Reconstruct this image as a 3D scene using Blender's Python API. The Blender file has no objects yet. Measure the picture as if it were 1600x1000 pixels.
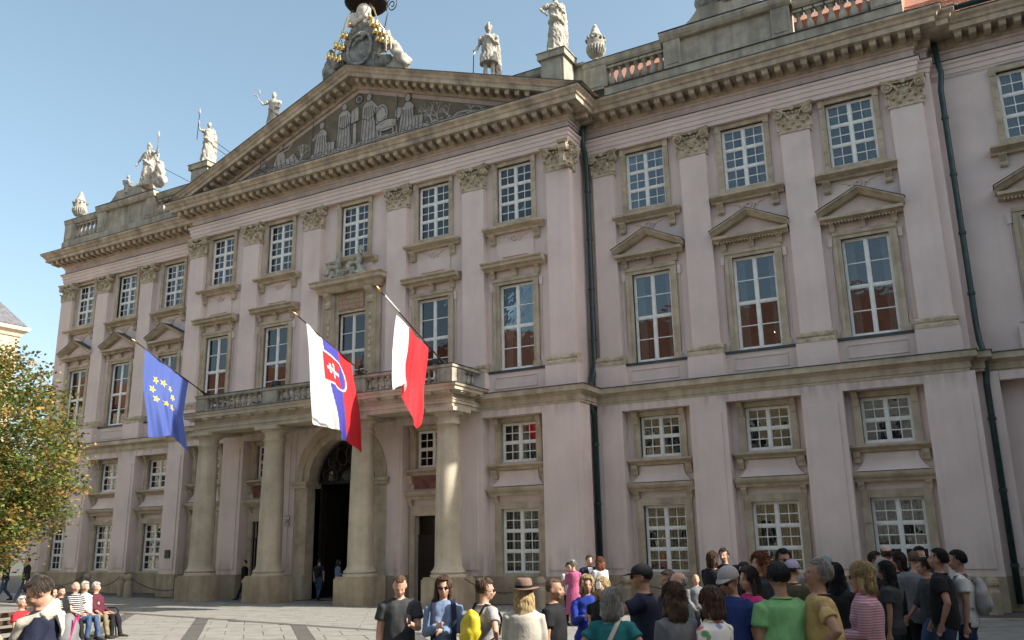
import bpy, math, random
import numpy as np
from mathutils import Vector, Matrix, noise as mnoise

random.seed(7)
R = math.radians
scene = bpy.context.scene
COL = scene.collection

# ---------------------------------------------------------------- camera
cam_d = bpy.data.cameras.new('camera')
cam = bpy.data.objects.new('camera', cam_d)
COL.objects.link(cam)
YAW, PITCH, ROLL = -0.512023880420847, 0.24856903635322186, -0.017355265591235913
fw = Vector((math.sin(YAW) * math.cos(PITCH), math.cos(YAW) * math.cos(PITCH), math.sin(PITCH)))
rt = Vector((math.cos(YAW), -math.sin(YAW), 0))
up = rt.cross(fw)
rt2 = rt * math.cos(ROLL) + up * math.sin(ROLL)
up2 = -rt * math.sin(ROLL) + up * math.cos(ROLL)
M = Matrix((rt2, up2, -fw)).transposed().to_4x4()
M.translation = Vector((0, -28.0, 2.11))
cam.matrix_world = M
cam_d.sensor_width = 36
cam_d.lens = 36 * 1350.3 / 1600
cam_d.clip_end = 3000
cam_d.clip_start = 0.1
scene.camera = cam

# ---------------------------------------------------------------- light
SUN_EL, SUN_AZ = R(38), R(9.6)          # azimuth measured from +x towards +y (behind the facade)
world = bpy.data.worlds.new("World")
scene.world = world
world.use_nodes = True
nt = world.node_tree
sky = nt.nodes.new('ShaderNodeTexSky')
sky.sky_type = 'NISHITA'
sky.sun_disc = False
sky.sun_elevation = SUN_EL
sky.sun_rotation = math.pi / 2 - SUN_AZ
sky.air_density = 1.0
sky.dust_density = 3.0
sky.ozone_density = 1.0
bg = nt.nodes['Background']
hs_ = nt.nodes.new('ShaderNodeHueSaturation'); hs_.inputs['Saturation'].default_value = 0.86; hs_.inputs['Hue'].default_value = 0.478
nt.links.new(sky.outputs[0], hs_.inputs['Color']); nt.links.new(hs_.outputs[0], bg.inputs[0])
bg.inputs[1].default_value = 0.125
sun_d = bpy.data.lights.new('sun', 'SUN')
sun_d.energy = 4.6
sun_d.angle = R(0.5)
sun_d.color = (1.0, 0.94, 0.84)
sun = bpy.data.objects.new('sun', sun_d)
COL.objects.link(sun)
sdir = Vector((math.cos(SUN_EL) * math.cos(SUN_AZ), math.cos(SUN_EL) * math.sin(SUN_AZ), math.sin(SUN_EL)))
sun.rotation_euler = sdir.to_track_quat('Z', 'Y').to_euler()
sun.location = (20, -20, 40)
vs = scene.view_settings
vs.view_transform = 'Standard'
vs.look = 'None'
vs.exposure = 1.04
vs.gamma = 1
vs.use_curve_mapping = False
scene.cycles.max_bounces = 8
scene.cycles.transparent_max_bounces = 12

# ---------------------------------------------------------------- materials
MATS = {}
def mat(name, rgb, rough=0.85, var=0.12, scale=1.5, bump=0.0, bscale=30.0, metal=0.0, streak=0.0,
        dirt=None, spec=0.3, objrand=0.0, emit=None, stretch=None, sheen=0.0, damp=None):
    if name in MATS: return MATS[name]
    m = bpy.data.materials.new(name); m.use_nodes = True
    n = m.node_tree.nodes; l = m.node_tree.links
    b = n['Principled BSDF']
    b.inputs['Roughness'].default_value = rough
    b.inputs['Metallic'].default_value = metal
    b.inputs['Specular IOR Level'].default_value = spec
    geo = n.new('ShaderNodeNewGeometry')
    src = geo.outputs['Position']
    if stretch:
        tc = n.new('ShaderNodeTexCoord')
        mp = n.new('ShaderNodeMapping'); mp.inputs['Scale'].default_value = stretch
        l.new(tc.outputs['Object'], mp.inputs['Vector']); src = mp.outputs[0]
    no = n.new('ShaderNodeTexNoise'); no.inputs['Scale'].default_value = scale
    no.inputs['Detail'].default_value = 8; no.inputs['Roughness'].default_value = 0.65
    l.new(src, no.inputs['Vector'])
    rp = n.new('ShaderNodeValToRGB')
    d = dirt or tuple(c * (1 - 2.2 * var) for c in rgb)
    rp.color_ramp.elements[0].position = 0.3; rp.color_ramp.elements[0].color = (*[max(0, c) for c in d], 1)
    rp.color_ramp.elements[1].position = 0.62; rp.color_ramp.elements[1].color = (*[min(1, c * (1 + var * .5)) for c in rgb], 1)
    l.new(no.outputs['Fac'], rp.inputs[0])
    out = rp.outputs[0]
    if streak:
        mp2 = n.new('ShaderNodeMapping'); mp2.inputs['Scale'].default_value = (2.4, 2.4, 0.22)
        l.new(geo.outputs['Position'], mp2.inputs['Vector'])
        n2 = n.new('ShaderNodeTexNoise'); n2.inputs['Scale'].default_value = 1.6; n2.inputs['Detail'].default_value = 6
        l.new(mp2.outputs[0], n2.inputs['Vector'])
        r2 = n.new('ShaderNodeValToRGB')
        r2.color_ramp.elements[0].position = 0.35; r2.color_ramp.elements[0].color = (1 - streak, 1 - streak, 1 - streak * .9, 1)
        r2.color_ramp.elements[1].position = 0.6; r2.color_ramp.elements[1].color = (1, 1, 1, 1)
        l.new(n2.outputs['Fac'], r2.inputs[0])
        mx = n.new('ShaderNodeMixRGB'); mx.blend_type = 'MULTIPLY'; mx.inputs[0].default_value = 1
        l.new(out, mx.inputs[1]); l.new(r2.outputs[0], mx.inputs[2]); out = mx.outputs[0]
    if objrand:
        oi = n.new('ShaderNodeObjectInfo')
        mr = n.new('ShaderNodeMapRange'); mr.inputs[3].default_value = 1 - objrand; mr.inputs[4].default_value = 1 + objrand
        l.new(oi.outputs['Random'], mr.inputs[0])
        mx = n.new('ShaderNodeVectorMath'); mx.operation = 'SCALE'
        l.new(out, mx.inputs[0]); l.new(mr.outputs[0], mx.inputs['Scale']); out = mx.outputs[0]
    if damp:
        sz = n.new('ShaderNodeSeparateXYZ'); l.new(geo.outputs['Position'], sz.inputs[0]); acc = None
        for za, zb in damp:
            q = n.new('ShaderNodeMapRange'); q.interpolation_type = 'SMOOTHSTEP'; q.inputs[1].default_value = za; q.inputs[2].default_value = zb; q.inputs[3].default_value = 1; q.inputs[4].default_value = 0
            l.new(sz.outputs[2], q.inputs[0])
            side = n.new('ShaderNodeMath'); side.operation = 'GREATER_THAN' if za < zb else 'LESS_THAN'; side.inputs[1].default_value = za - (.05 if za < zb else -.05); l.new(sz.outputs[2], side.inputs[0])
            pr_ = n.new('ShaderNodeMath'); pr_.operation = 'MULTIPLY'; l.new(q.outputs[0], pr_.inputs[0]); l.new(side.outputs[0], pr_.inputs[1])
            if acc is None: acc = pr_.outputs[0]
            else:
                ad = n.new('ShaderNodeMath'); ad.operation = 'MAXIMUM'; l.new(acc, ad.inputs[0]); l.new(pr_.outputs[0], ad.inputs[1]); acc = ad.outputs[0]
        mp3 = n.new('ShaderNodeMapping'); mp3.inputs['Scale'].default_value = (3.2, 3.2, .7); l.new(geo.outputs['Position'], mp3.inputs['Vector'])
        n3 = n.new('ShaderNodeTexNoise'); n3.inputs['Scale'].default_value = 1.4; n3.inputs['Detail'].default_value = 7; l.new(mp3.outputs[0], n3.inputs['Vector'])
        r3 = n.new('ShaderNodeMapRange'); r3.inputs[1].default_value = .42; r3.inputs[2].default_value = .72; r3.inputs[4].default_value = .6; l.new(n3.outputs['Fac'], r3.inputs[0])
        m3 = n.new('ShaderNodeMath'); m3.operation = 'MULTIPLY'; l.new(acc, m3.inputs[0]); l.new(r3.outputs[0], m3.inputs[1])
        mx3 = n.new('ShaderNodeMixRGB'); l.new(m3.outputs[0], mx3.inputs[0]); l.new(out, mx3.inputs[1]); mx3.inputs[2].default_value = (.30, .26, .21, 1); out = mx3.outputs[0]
    l.new(out, b.inputs['Base Color'])
    if bump:
        nb = n.new('ShaderNodeTexNoise'); nb.inputs['Scale'].default_value = bscale; nb.inputs['Detail'].default_value = 5
        l.new(src if stretch else geo.outputs['Position'], nb.inputs['Vector'])
        bp = n.new('ShaderNodeBump'); bp.inputs['Strength'].default_value = bump; bp.inputs['Distance'].default_value = 0.02
        l.new(nb.outputs['Fac'], bp.inputs['Height']); l.new(bp.outputs[0], b.inputs['Normal'])
    if emit:
        b.inputs['Emission Color'].default_value = (*emit[:3], 1); b.inputs['Emission Strength'].default_value = emit[3]
    if sheen: b.inputs['Sheen Weight'].default_value = sheen
    MATS[name] = m
    return m

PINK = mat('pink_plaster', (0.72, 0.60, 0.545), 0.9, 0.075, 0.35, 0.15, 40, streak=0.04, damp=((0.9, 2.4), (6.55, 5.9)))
PINKD = mat('weathered_pink_plaster', (0.58, 0.475, 0.43), 0.9, 0.12, 1.2, 0.2, 30, streak=0.12, dirt=(0.44, 0.36, 0.32))
STONE = mat('beige_sandstone', (0.53, 0.45, 0.335), 0.85, 0.12, 1.8, 0.3, 35, streak=0.18, dirt=(0.36, 0.30, 0.20))
STONEC = mat('column_sandstone', (0.50, 0.435, 0.325), 0.85, 0.14, 1.1, 0.3, 30, streak=0.14, dirt=(0.37, 0.33, 0.24))
SOCLE = mat('socle_stone', (0.40, 0.335, 0.235), 0.85, 0.2, 1.0, 0.4, 25, streak=0.2, dirt=(0.26, 0.215, 0.145))
CORN = mat('cornice_stone', (0.53, 0.44, 0.325), 0.85, 0.2, 1.4, 0.35, 25, streak=0.25, dirt=(0.30, 0.25, 0.19))
ATTIC = mat('balustrade_stone', (0.40, 0.37, 0.29), 0.88, 0.2, 1.6, 0.35, 25, streak=0.3, dirt=(0.26, 0.24, 0.19))
STAT = mat('statue_stone', (0.42, 0.395, 0.325), 0.85, 0.25, 3.0, 0.5, 22, dirt=(0.17, 0.165, 0.14))
CREST = mat('weathered_crest_stone', (0.27, 0.27, 0.245), 0.85, 0.3, 2.5, 0.6, 18, dirt=(0.10, 0.105, 0.10))
CAPM = mat('capital_stone', (0.54, 0.46, 0.34), 0.85, 0.2, 4.0, 0.4, 40, dirt=(0.27, 0.22, 0.14))
LEAD = mat('lead_flashing', (0.07, 0.085, 0.09), 0.6, 0.2, 3, metal=0.2)
WHITE = mat('white_window_paint', (0.84, 0.84, 0.79), 0.5, 0.08, 6, 0.1, 40)
PIPE = mat('dark_green_pipe_paint', (0.018, 0.05, 0.047), 0.4, 0.3, 5, 0.15, 30, spec=0.5)
IRON = mat('black_iron', (0.015, 0.015, 0.015), 0.45, 0.2, 5, spec=0.5)
WOODD = mat('dark_door_wood', (0.02, 0.015, 0.012), 0.5, 0.2, 4)
TYMP = mat('dark_umber_plaster', (0.19, 0.16, 0.115), 0.9, 0.15, 1.5)
FIG = mat('sgraffito_grey', (0.42, 0.39, 0.345), 0.9, 0.15, 3)
LINE = mat('sgraffito_line', (0.12, 0.11, 0.10), 0.9, 0.1, 3)
REDM = mat('red_marble', (0.24, 0.10, 0.085), 0.6, 0.25, 3)
GOLD = mat('gilding', (0.90, 0.68, 0.30), 0.3, 0.1, 5, metal=1.0)
ROOF = mat('terracotta_tiles', (0.36, 0.17, 0.10), 0.85, 0.2, 4, 0.4, 14, dirt=(0.22, 0.10, 0.065))
DROOF = mat('dark_clay_tiles', (0.17, 0.075, 0.05), 0.85, 0.2, 1.5, 0.4, 14)
CURT = mat('white_curtain', (0.62, 0.62, 0.58), 0.9, 0.05, 3)
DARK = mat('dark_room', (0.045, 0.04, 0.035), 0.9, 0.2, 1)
GRILLE = mat('grey_iron_grille', (0.55, 0.55, 0.52), 0.5, 0.1, 5)
CREAM = mat('cream_plaster', (0.66, 0.58, 0.42), 0.9, 0.08, 0.7, 0.2, 20, streak=0.12)

def glass_mat(name, ior=1.75, tint=(0.72, 0.78, 0.80), wob=0.012):
    m = bpy.data.materials.new(name); m.use_nodes = True
    n = m.node_tree.nodes; l = m.node_tree.links
    n.remove(n['Principled BSDF'])
    out = n['Material Output']
    tr = n.new('ShaderNodeBsdfTransparent'); tr.inputs[0].default_value = (*tint, 1)
    gl = n.new('ShaderNodeBsdfGlossy'); gl.inputs['Roughness'].default_value = 0.01
    fr = n.new('ShaderNodeFresnel'); fr.inputs[0].default_value = ior
    geo = n.new('ShaderNodeNewGeometry')
    no = n.new('ShaderNodeTexNoise'); no.inputs['Scale'].default_value = 2.2
    l.new(geo.outputs['Position'], no.inputs['Vector'])
    bp = n.new('ShaderNodeBump'); bp.inputs['Strength'].default_value = 0.10; bp.inputs['Distance'].default_value = wob * 4
    l.new(no.outputs['Fac'], bp.inputs['Height'])
    l.new(bp.outputs[0], gl.inputs['Normal'])
    mx = n.new('ShaderNodeMixShader')
    l.new(fr.outputs[0], mx.inputs[0]); l.new(tr.outputs[0], mx.inputs[1]); l.new(gl.outputs[0], mx.inputs[2])
    l.new(mx.outputs[0], out.inputs[0])
    MATS[name] = m
    return m
GLASS = glass_mat('window_glass', 1.85)

# ---------------------------------------------------------------- mesh helpers
class MB:
    def __init__(s): s.v = []; s.f = []; s.smooth = False
    def add(s, vs, fs):
        o = len(s.v); s.v += [tuple(p) for p in vs]; s.f += [tuple(i + o for i in f) for f in fs]; return s
    def box(s, x0, x1, y0, y1, z0, z1):
        return s.add([(x0,y0,z0),(x1,y0,z0),(x1,y1,z0),(x0,y1,z0),(x0,y0,z1),(x1,y0,z1),(x1,y1,z1),(x0,y1,z1)],
                     [(0,3,2,1),(4,5,6,7),(0,1,5,4),(1,2,6,5),(2,3,7,6),(3,0,4,7)])
    def prism_x(s, prof, x0, x1):           # prof: (y,z) polygon, extruded in x
        n = len(prof)
        v = [(x0, y, z) for y, z in prof] + [(x1, y, z) for y, z in prof]
        return s.add(v, [(i, (i+1) % n, (i+1) % n + n, i + n) for i in range(n)] + [tuple(range(n))[::-1], tuple(range(n, 2*n))])
    def prism_y(s, prof, y0, y1):           # prof: (x,z) polygon, extruded in y
        n = len(prof)
        v = [(x, y0, z) for x, z in prof] + [(x, y1, z) for x, z in prof]
        return s.add(v, [(i, (i+1) % n, (i+1) % n + n, i + n) for i in range(n)] + [tuple(range(n))[::-1], tuple(range(n, 2*n))])
    def prism_z(s, prof, z0, z1):
        n = len(prof)
        v = [(x, y, z0) for x, y in prof] + [(x, y, z1) for x, y in prof]
        return s.add(v, [(i, (i+1) % n, (i+1) % n + n, i + n) for i in range(n)] + [tuple(range(n))[::-1], tuple(range(n, 2*n))])
    def lathe(s, prof, cx=0, cy=0, n=16, cap=True, sq=1.0):
        m = len(prof); v = []
        for r, z in prof:
            for k in range(n):
                a = 2 * math.pi * k / n; v.append((cx + r * math.cos(a), cy + r * math.sin(a) * sq, z))
        f = [(i*n+k, i*n+(k+1) % n, (i+1)*n+(k+1) % n, (i+1)*n+k) for i in range(m-1) for k in range(n)]
        if cap: f += [tuple(range(n))[::-1], tuple(range((m-1)*n, m*n))]
        return s.add(v, f)
    def tube(s, pts, rad, n=8, side=None, cap=True):
        P = [Vector(p) for p in pts]; m = len(P); v = []
        if not hasattr(rad, '__len__'): rad = [rad] * m
        for i in range(m):
            t = (P[min(i+1, m-1)] - P[max(i-1, 0)])
            if t.length < 1e-9: t = Vector((0, 0, 1))
            t.normalize()
            ref = Vector(side) if side is not None else (Vector((1,0,0)) if abs(t.x) < .8 else Vector((0,1,0)))
            a = ref - t * ref.dot(t)
            if a.length < 1e-6: a = t.orthogonal()
            a.normalize(); b = t.cross(a)
            ra, rb = rad[i] if hasattr(rad[i], '__len__') else (rad[i], rad[i])
            for k in range(n):
                an = 2 * math.pi * k / n
                v.append(tuple(P[i] + a * (ra * math.cos(an)) + b * (rb * math.sin(an))))
        f = [(i*n+k, i*n+(k+1) % n, (i+1)*n+(k+1) % n, (i+1)*n+k) for i in range(m-1) for k in range(n)]
        if cap: f += [tuple(range(n))[::-1], tuple(range((m-1)*n, m*n))]
        return s.add(v, f)
    def ball(s, c, r, nu=12, nv=8, rot=None):
        if not hasattr(r, '__len__'): r = (r, r, r)
        v = [];
        for j in range(1, nv):
            ph = math.pi * j / nv
            for i in range(nu):
                th = 2 * math.pi * i / nu
                v.append(Vector((r[0]*math.sin(ph)*math.cos(th), r[1]*math.sin(ph)*math.sin(th), r[2]*math.cos(ph))))
        v += [Vector((0,0,r[2])), Vector((0,0,-r[2]))]
        if rot is not None: v = [rot @ p for p in v]
        v = [p + Vector(c) for p in v]
        t = len(v) - 2; b = len(v) - 1
        f = [(j*nu+i, (j+1)*nu+i, (j+1)*nu+(i+1) % nu, j*nu+(i+1) % nu) for j in range(nv-2) for i in range(nu)]
        f += [(t, i, (i+1) % nu) for i in range(nu)] + [(b, (nv-2)*nu+(i+1) % nu, (nv-2)*nu+i) for i in range(nu)]
        return s.add(v, f)
    def sweep(s, path, prof, closed_prof=True, caps=True):
        # path: plan points (x,y); prof: (offset outward, z); outward = right-hand side of travel
        n = len(path); m = len(prof); N = []
        for i in range(n):
            ns = []
            for a, b in ((i-1, i), (i, i+1)):
                if a < 0 or b >= n: continue
                dx, dy = path[b][0]-path[a][0], path[b][1]-path[a][1]; L = math.hypot(dx, dy); ns.append((dy/L, -dx/L))
            if len(ns) == 1: N.append(ns[0])
            else:
                sx, sy = ns[0][0]+ns[1][0], ns[0][1]+ns[1][1]; q = sx*ns[0][0]+sy*ns[0][1]; N.append((sx/q, sy/q))
        v = [(path[i][0]+N[i][0]*o, path[i][1]+N[i][1]*o, z) for i in range(n) for o, z in prof]
        f = [(i*m+k, (i+1)*m+k, (i+1)*m+(k+1) % m, i*m+(k+1) % m) for i in range(n-1) for k in range(m if closed_prof else m-1)]
        if caps: f += [tuple(range(m)), tuple(range((n-1)*m, n*m))[::-1]]
        return s.add(v, f)

def mesh_of(name, mb, material, smooth=False, loc=(0,0,0)):
    me = bpy.data.meshes.new(name)
    L = Vector(loc)
    me.from_pydata([(p[0]-L.x, p[1]-L.y, p[2]-L.z) for p in mb.v] if L.length else mb.v, [], mb.f)
    me.materials.append(material)
    if smooth: me.polygons.foreach_set('use_smooth', [True] * len(me.polygons))
    me.update()
    return me
WLOC = {}
def put(name, me, parent=None, loc=(0,0,0), rotz=0.0, label=None, cat=None, group=None, kind=None):
    # loc = world location of the object's origin (parents are never rotated unless children use local coords)
    o = bpy.data.objects.new(name, me); COL.objects.link(o)
    if parent is not None:
        o.parent = parent
        p = WLOC.get(parent.name, Vector((0,0,0)))
        o.location = Vector(loc) - p
    else: o.location = loc
    if rotz: o.rotation_euler = (0, 0, rotz)
    WLOC[o.name] = Vector(loc)
    if label: o['label'] = label
    if cat: o['category'] = cat
    if group: o['group'] = group
    if kind: o['kind'] = kind
    return o
def part(name, mb, material, parent=None, smooth=False, **kw):   # mb in world coords
    loc = kw.pop('loc', None)
    if loc is None:
        a = np.array(mb.v); c = (a.min(0) + a.max(0)) / 2; loc = (float(c[0]), float(c[1]), float(a[:,2].min()))
    return put(name, mesh_of(name, mb, material, smooth, loc), parent, loc, **kw)
def empty(name, loc, label, cat, group=None):
    return put(name, None, None, loc, label=label, cat=cat, group=group)
def fix_normals(me):
    import bmesh
    bm = bmesh.new(); bm.from_mesh(me); bmesh.ops.recalc_face_normals(bm, faces=bm.faces); bm.to_mesh(me); bm.free()
# ================================================================ PALACE
pal = empty('palace', (-22.2, 0, 0), 'long pale pink classical palace with pediment, balcony portico and rows of white windows', 'palace')
CX = -22.2
PY = 1.415                                  # projection of the centre block
ZB = 6.55                                   # underside of belt course
WX = {'L1': -42.2, 'L2': -38.75, 'L3': -35.2, 'C1': -30.2, 'C2': -26.6, 'C3': -22.4, 'C4': -18.4, 'C5': -14.73,
      'W1': -10.04, 'W2': -6.43, 'W3': -2.92}
EXTX = 2.1
def wy(k): return -PY if k[0] == 'C' else 0.0

def wall_holes(mb, x0, x1, z0, z1, y, holes, depth=0.3):
    xs = sorted({x0, x1, *[h[0] for h in holes], *[h[1] for h in holes]}); zs = sorted({z0, z1, *[h[2] for h in holes], *[h[3] for h in holes]})
    for i in range(len(xs)-1):
        for j in range(len(zs)-1):
            cx, cz = (xs[i]+xs[i+1])/2, (zs[j]+zs[j+1])/2
            if any(h[0] < cx < h[1] and h[2] < cz < h[3] for h in holes): continue
            mb.add([(xs[i],y,zs[j]),(xs[i+1],y,zs[j]),(xs[i+1],y,zs[j+1]),(xs[i],y,zs[j+1])], [(0,1,2,3)])
    for a, b, c, d in holes:
        q = y + depth
        mb.add([(a,y,c),(b,y,c),(b,y,d),(a,y,d),(a,q,c),(b,q,c),(b,q,d),(a,q,d)], [(0,4,5,1),(1,5,6,2),(2,6,7,3),(3,7,4,0)])

HW3, HW2, HW1, HW0 = .74, .71, .71, .73
Z3, Z2, Z1, Z0 = (13.68, 15.93), (8.03, 11.21), (4.735, 6.11), (0.98, 3.13)
def holes_for(keys):
    h = []
    for k in keys:
        x = WX[k]
        h.append((x-HW3, x+HW3, *Z3)); h.append((x-HW2, x+HW2, *Z2))
        if k != 'C3': h.append((x-HW1, x+HW1, *Z1))
        if k in ('C2', 'C4'): h.append((x-.72, x+.72, 0.0, 3.0))
        elif k != 'C3': h.append((x-HW0, x+HW0, *Z0))
    return h
LW, CW, RW = ('L1','L2','L3'), ('C1','C2','C3','C4','C5'), ('W1','W2','W3')
m = MB(); wall_holes(m, -44.0, -32.15, 0, 16.2, 0, holes_for(LW)); m.add([(-44,0,0),(-44,14,0),(-44,14,16.2),(-44,0,16.2)], [(0,1,2,3)])
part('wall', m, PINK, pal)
m = MB()
hs = holes_for(CW)
AX0, AX1 = -24.05, -20.75                  # arch opening
hs.append((AX0, AX1, 0.0, 6.1))
wall_holes(m, -32.15, -12.45, 0, 16.2, -PY, hs)
m.add([(-12.45,-PY,0),(-12.45,.0,0),(-12.45,.0,16.2),(-12.45,-PY,16.2)], [(0,1,2,3)])
m.add([(-32.15,-PY,0),(-32.15,.0,0),(-32.15,.0,16.2),(-32.15,-PY,16.2)], [(0,3,2,1)])
# arch spandrels
acx, ar, az = (AX0+AX1)/2, (AX1-AX0)/2, 4.45
for sgn in (-1, 1):
    arc = [(acx + sgn*ar*math.cos(t), az + ar*math.sin(t)) for t in [math.pi/2*i/12 for i in range(13)]]
    m.prism_y([(acx+sgn*ar, 6.1)] + arc if sgn < 0 else ([(acx+sgn*ar, 6.1)] + arc)[::-1], -PY, -PY+.3)
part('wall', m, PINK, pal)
m = MB(); wall_holes(m, -12.45, -0.45, 0, 16.2, 0, holes_for(RW)); m.add([(-.45,0,0),(-.45,.6,0),(-.45,.6,16.2),(-.45,0,16.2)], [(0,1,2,3)])
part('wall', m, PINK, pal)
EX3, EX2, EX1, EX0 = [(EXTX+i*3.6) for i in range(4)], None, None, None
hs = [(x-HW3, x+HW3, *Z3) for x in EX3] + [(x-HW2, x+HW2, *Z2) for x in EX3] + [(x-HW0, x+HW0, *Z0) for x in EX3]
m = MB(); wall_holes(m, -.45, 16, 0, 16.2, .6, hs)
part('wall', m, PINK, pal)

PATH = [(-44.0, 14), (-44.0, -.25), (-32.15, -.25), (-32.15, -1.67), (-12.35, -1.67), (-12.35, -.25), (-.8, -.25), (-.8, .1), (-.45, .1), (-.45, .6), (16, .6)]
def band(name, prof, material, **kw): return part(name, MB().sweep(PATH, prof), material, pal, **kw)
# belt course
band('belt_course', [(-.3, 6.55), (.27, 6.55), (.27, 6.62), (.30, 6.64), (.30, 6.82), (.36, 6.86), (.40, 6.90), (.50, 6.92), (.50, 7.10), (-.3, 7.13)], STONE)
band('belt_flashing', [(-.2, 7.134), (.53, 7.104), (.53, 7.125), (-.2, 7.16)], LEAD)
# architrave, frieze
band('architrave', [(-.3, 16.1), (0, 16.1), (0, 16.25), (.035, 16.26), (.035, 16.42), (.07, 16.43), (.07, 16.56), (.12, 16.6), (.14, 16.68), (-.3, 16.68)], PINK)
band('architrave_flashing', [(-.3, 16.684), (.165, 16.684), (.165, 16.71), (-.3, 16.73)], LEAD)
band('frieze', [(-.3, 16.734), (0, 16.734), (0, 17.0), (.04, 17.02), (.06, 17.1), (-.3, 17.1)], PINKD)
band('cornice', [(-.3, 17.103), (.08, 17.103), (.14, 17.16), (.16, 17.38), (.74, 17.38), (.74, 17.55), (.80, 17.58), (.84, 17.66), (.94, 17.74), (.95, 17.82), (-.3, 17.88)], CORN)
band('cornice_flashing', [(-.3, 17.884), (.97, 17.823), (.97, 17.845), (-.3, 17.91)], LEAD)
# modillions
mod = MB()
mod.prism_x([(0,0),(-.42,.02),(-.46,.08),(-.46,.17),(0,.17)], -.1, .1); mod.box(-.12, .12, -.5, 0, .17, .203)
mod_me = mesh_of('modillion', mod, CORN)
def modrow(x0, x1, y, rot=0):
    n = max(1, round(abs(x1-x0)/.42))
    for i in range(n):
        put('modillion', mod_me, pal, (x0+(x1-x0)*(i+.5)/n, y, 17.175))
modrow(-44.5, -33.0, -.25-.16); modrow(-32.6, -11.9, -1.67-.16); modrow(-11.5, -.4, -.25-.16); modrow(.3, 5.6, .6-.16)
for yy in (-.75, -1.2):
    put('modillion', mod_me, pal, (-12.35+.16, yy, 17.175), rotz=math.pi/2)

# ---- ground storey piers
PIERS = [(-44.2, -43.05, 0), (-41.15, -39.9, 0), (-37.6, -36.35, 0), (-34.1, -32.16, 0),
         (-32.3, -31.25, -PY), (-28.85, -27.65, -PY), (-25.45, -24.85, -PY), (-20.0, -19.42, -PY), (-17.3, -15.95, -PY), (-13.55, -12.12, -PY),
         (-12.12, -11.2, 0), (-8.82, -7.6, 0), (-5.25, -4.02, 0), (-1.78, -.42, 0), (-.42, .15, .55)]
for a, b, y in PIERS:
    fy = y - .5
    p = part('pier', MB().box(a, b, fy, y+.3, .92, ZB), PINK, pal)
    if b - a > .9:
        i = .17
        part('pier_panel', MB().box(a+i, b-i, fy-.035, fy, 1.12, 5.95), PINK, p)
    elif b - a > .55:
        part('pier_panel', MB().box(a+.1, b-.1, fy-.03, fy, 1.12, 5.95), PINK, p)
    part('pier_base', MB().box(a-.02, b+.02, fy-.05, y+.3, 0, .92), SOCLE, p)
# lintel strip above the recesses
for a, b, y in ((-44.19, -32.31, 0), (-32.29, -12.13, -PY), (-12.11, -.43, 0), (.16, 16, .6)):
    part('lintel_strip', MB().box(a, b, y-.494, y-.002, 6.3, ZB), PINK, pal)
# socle inside the recesses: blocks of stone
def socle(a, b, y):
    n = max(1, round((b-a)/1.1)); w = (b-a)/n
    for i in range(n):
        part('socle_stone', MB().box(a+i*w+.006, a+(i+1)*w-.006, y-.16, y-.002, 0, .9), SOCLE, pal)
ps = sorted(PIERS)
for (a0, b0, y0), (a1, b1, y1) in zip(ps, ps[1:]):
    if abs(y0-y1) > .1 or b0 >= a1 or abs(b0+24.85) < .1: continue
    c = (b0+a1)/2
    if any(abs(WX[k]-c) < .8 for k in ('C2', 'C4')):
        x = WX['C2'] if abs(WX['C2']-c) < .8 else WX['C4']
        socle(b0+.02, x-.98, y0); socle(x+.98, a1-.02, y0)
    else: socle(b0+.02, a1-.02, y0)
socle(.17, 15.9, .6)

# ---- pilasters above the belt
def leafy(mb, x, y, z, w, h, d):
    # acanthus leaf: a curled strip with ribs, front towards -y
    n = 6; v = []; f = []
    for i in range(n+1):
        t = i/n; ww = w*(.5-.12*t) * (1 if i < n else .45)
        yy = y - d*(.25 + .75*t**3); zz = z + h*(t if t < .85 else .85-.18*(t-.85)/.15)
        v += [(x-ww, yy+.02, zz), (x-ww*.4, yy-.02, zz), (x, yy, zz-.005), (x+ww*.4, yy-.02, zz), (x+ww, yy+.02, zz)]
    for i in range(n):
        for k in range(4): f.append((i*5+k, i*5+k+1, (i+1)*5+k+1, (i+1)*5+k))
    o = len(v); v += [(p[0], min(p[1]+.045, y+.0), p[2]-.012) for p in v[:o]]
    f += [tuple(i+o for i in g[::-1]) for g in f]
    mb.add(v, f)
    mb.ball((x, y-d-.01, z+h*.84), (w*.3, .035, .028), 8, 5)
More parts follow.
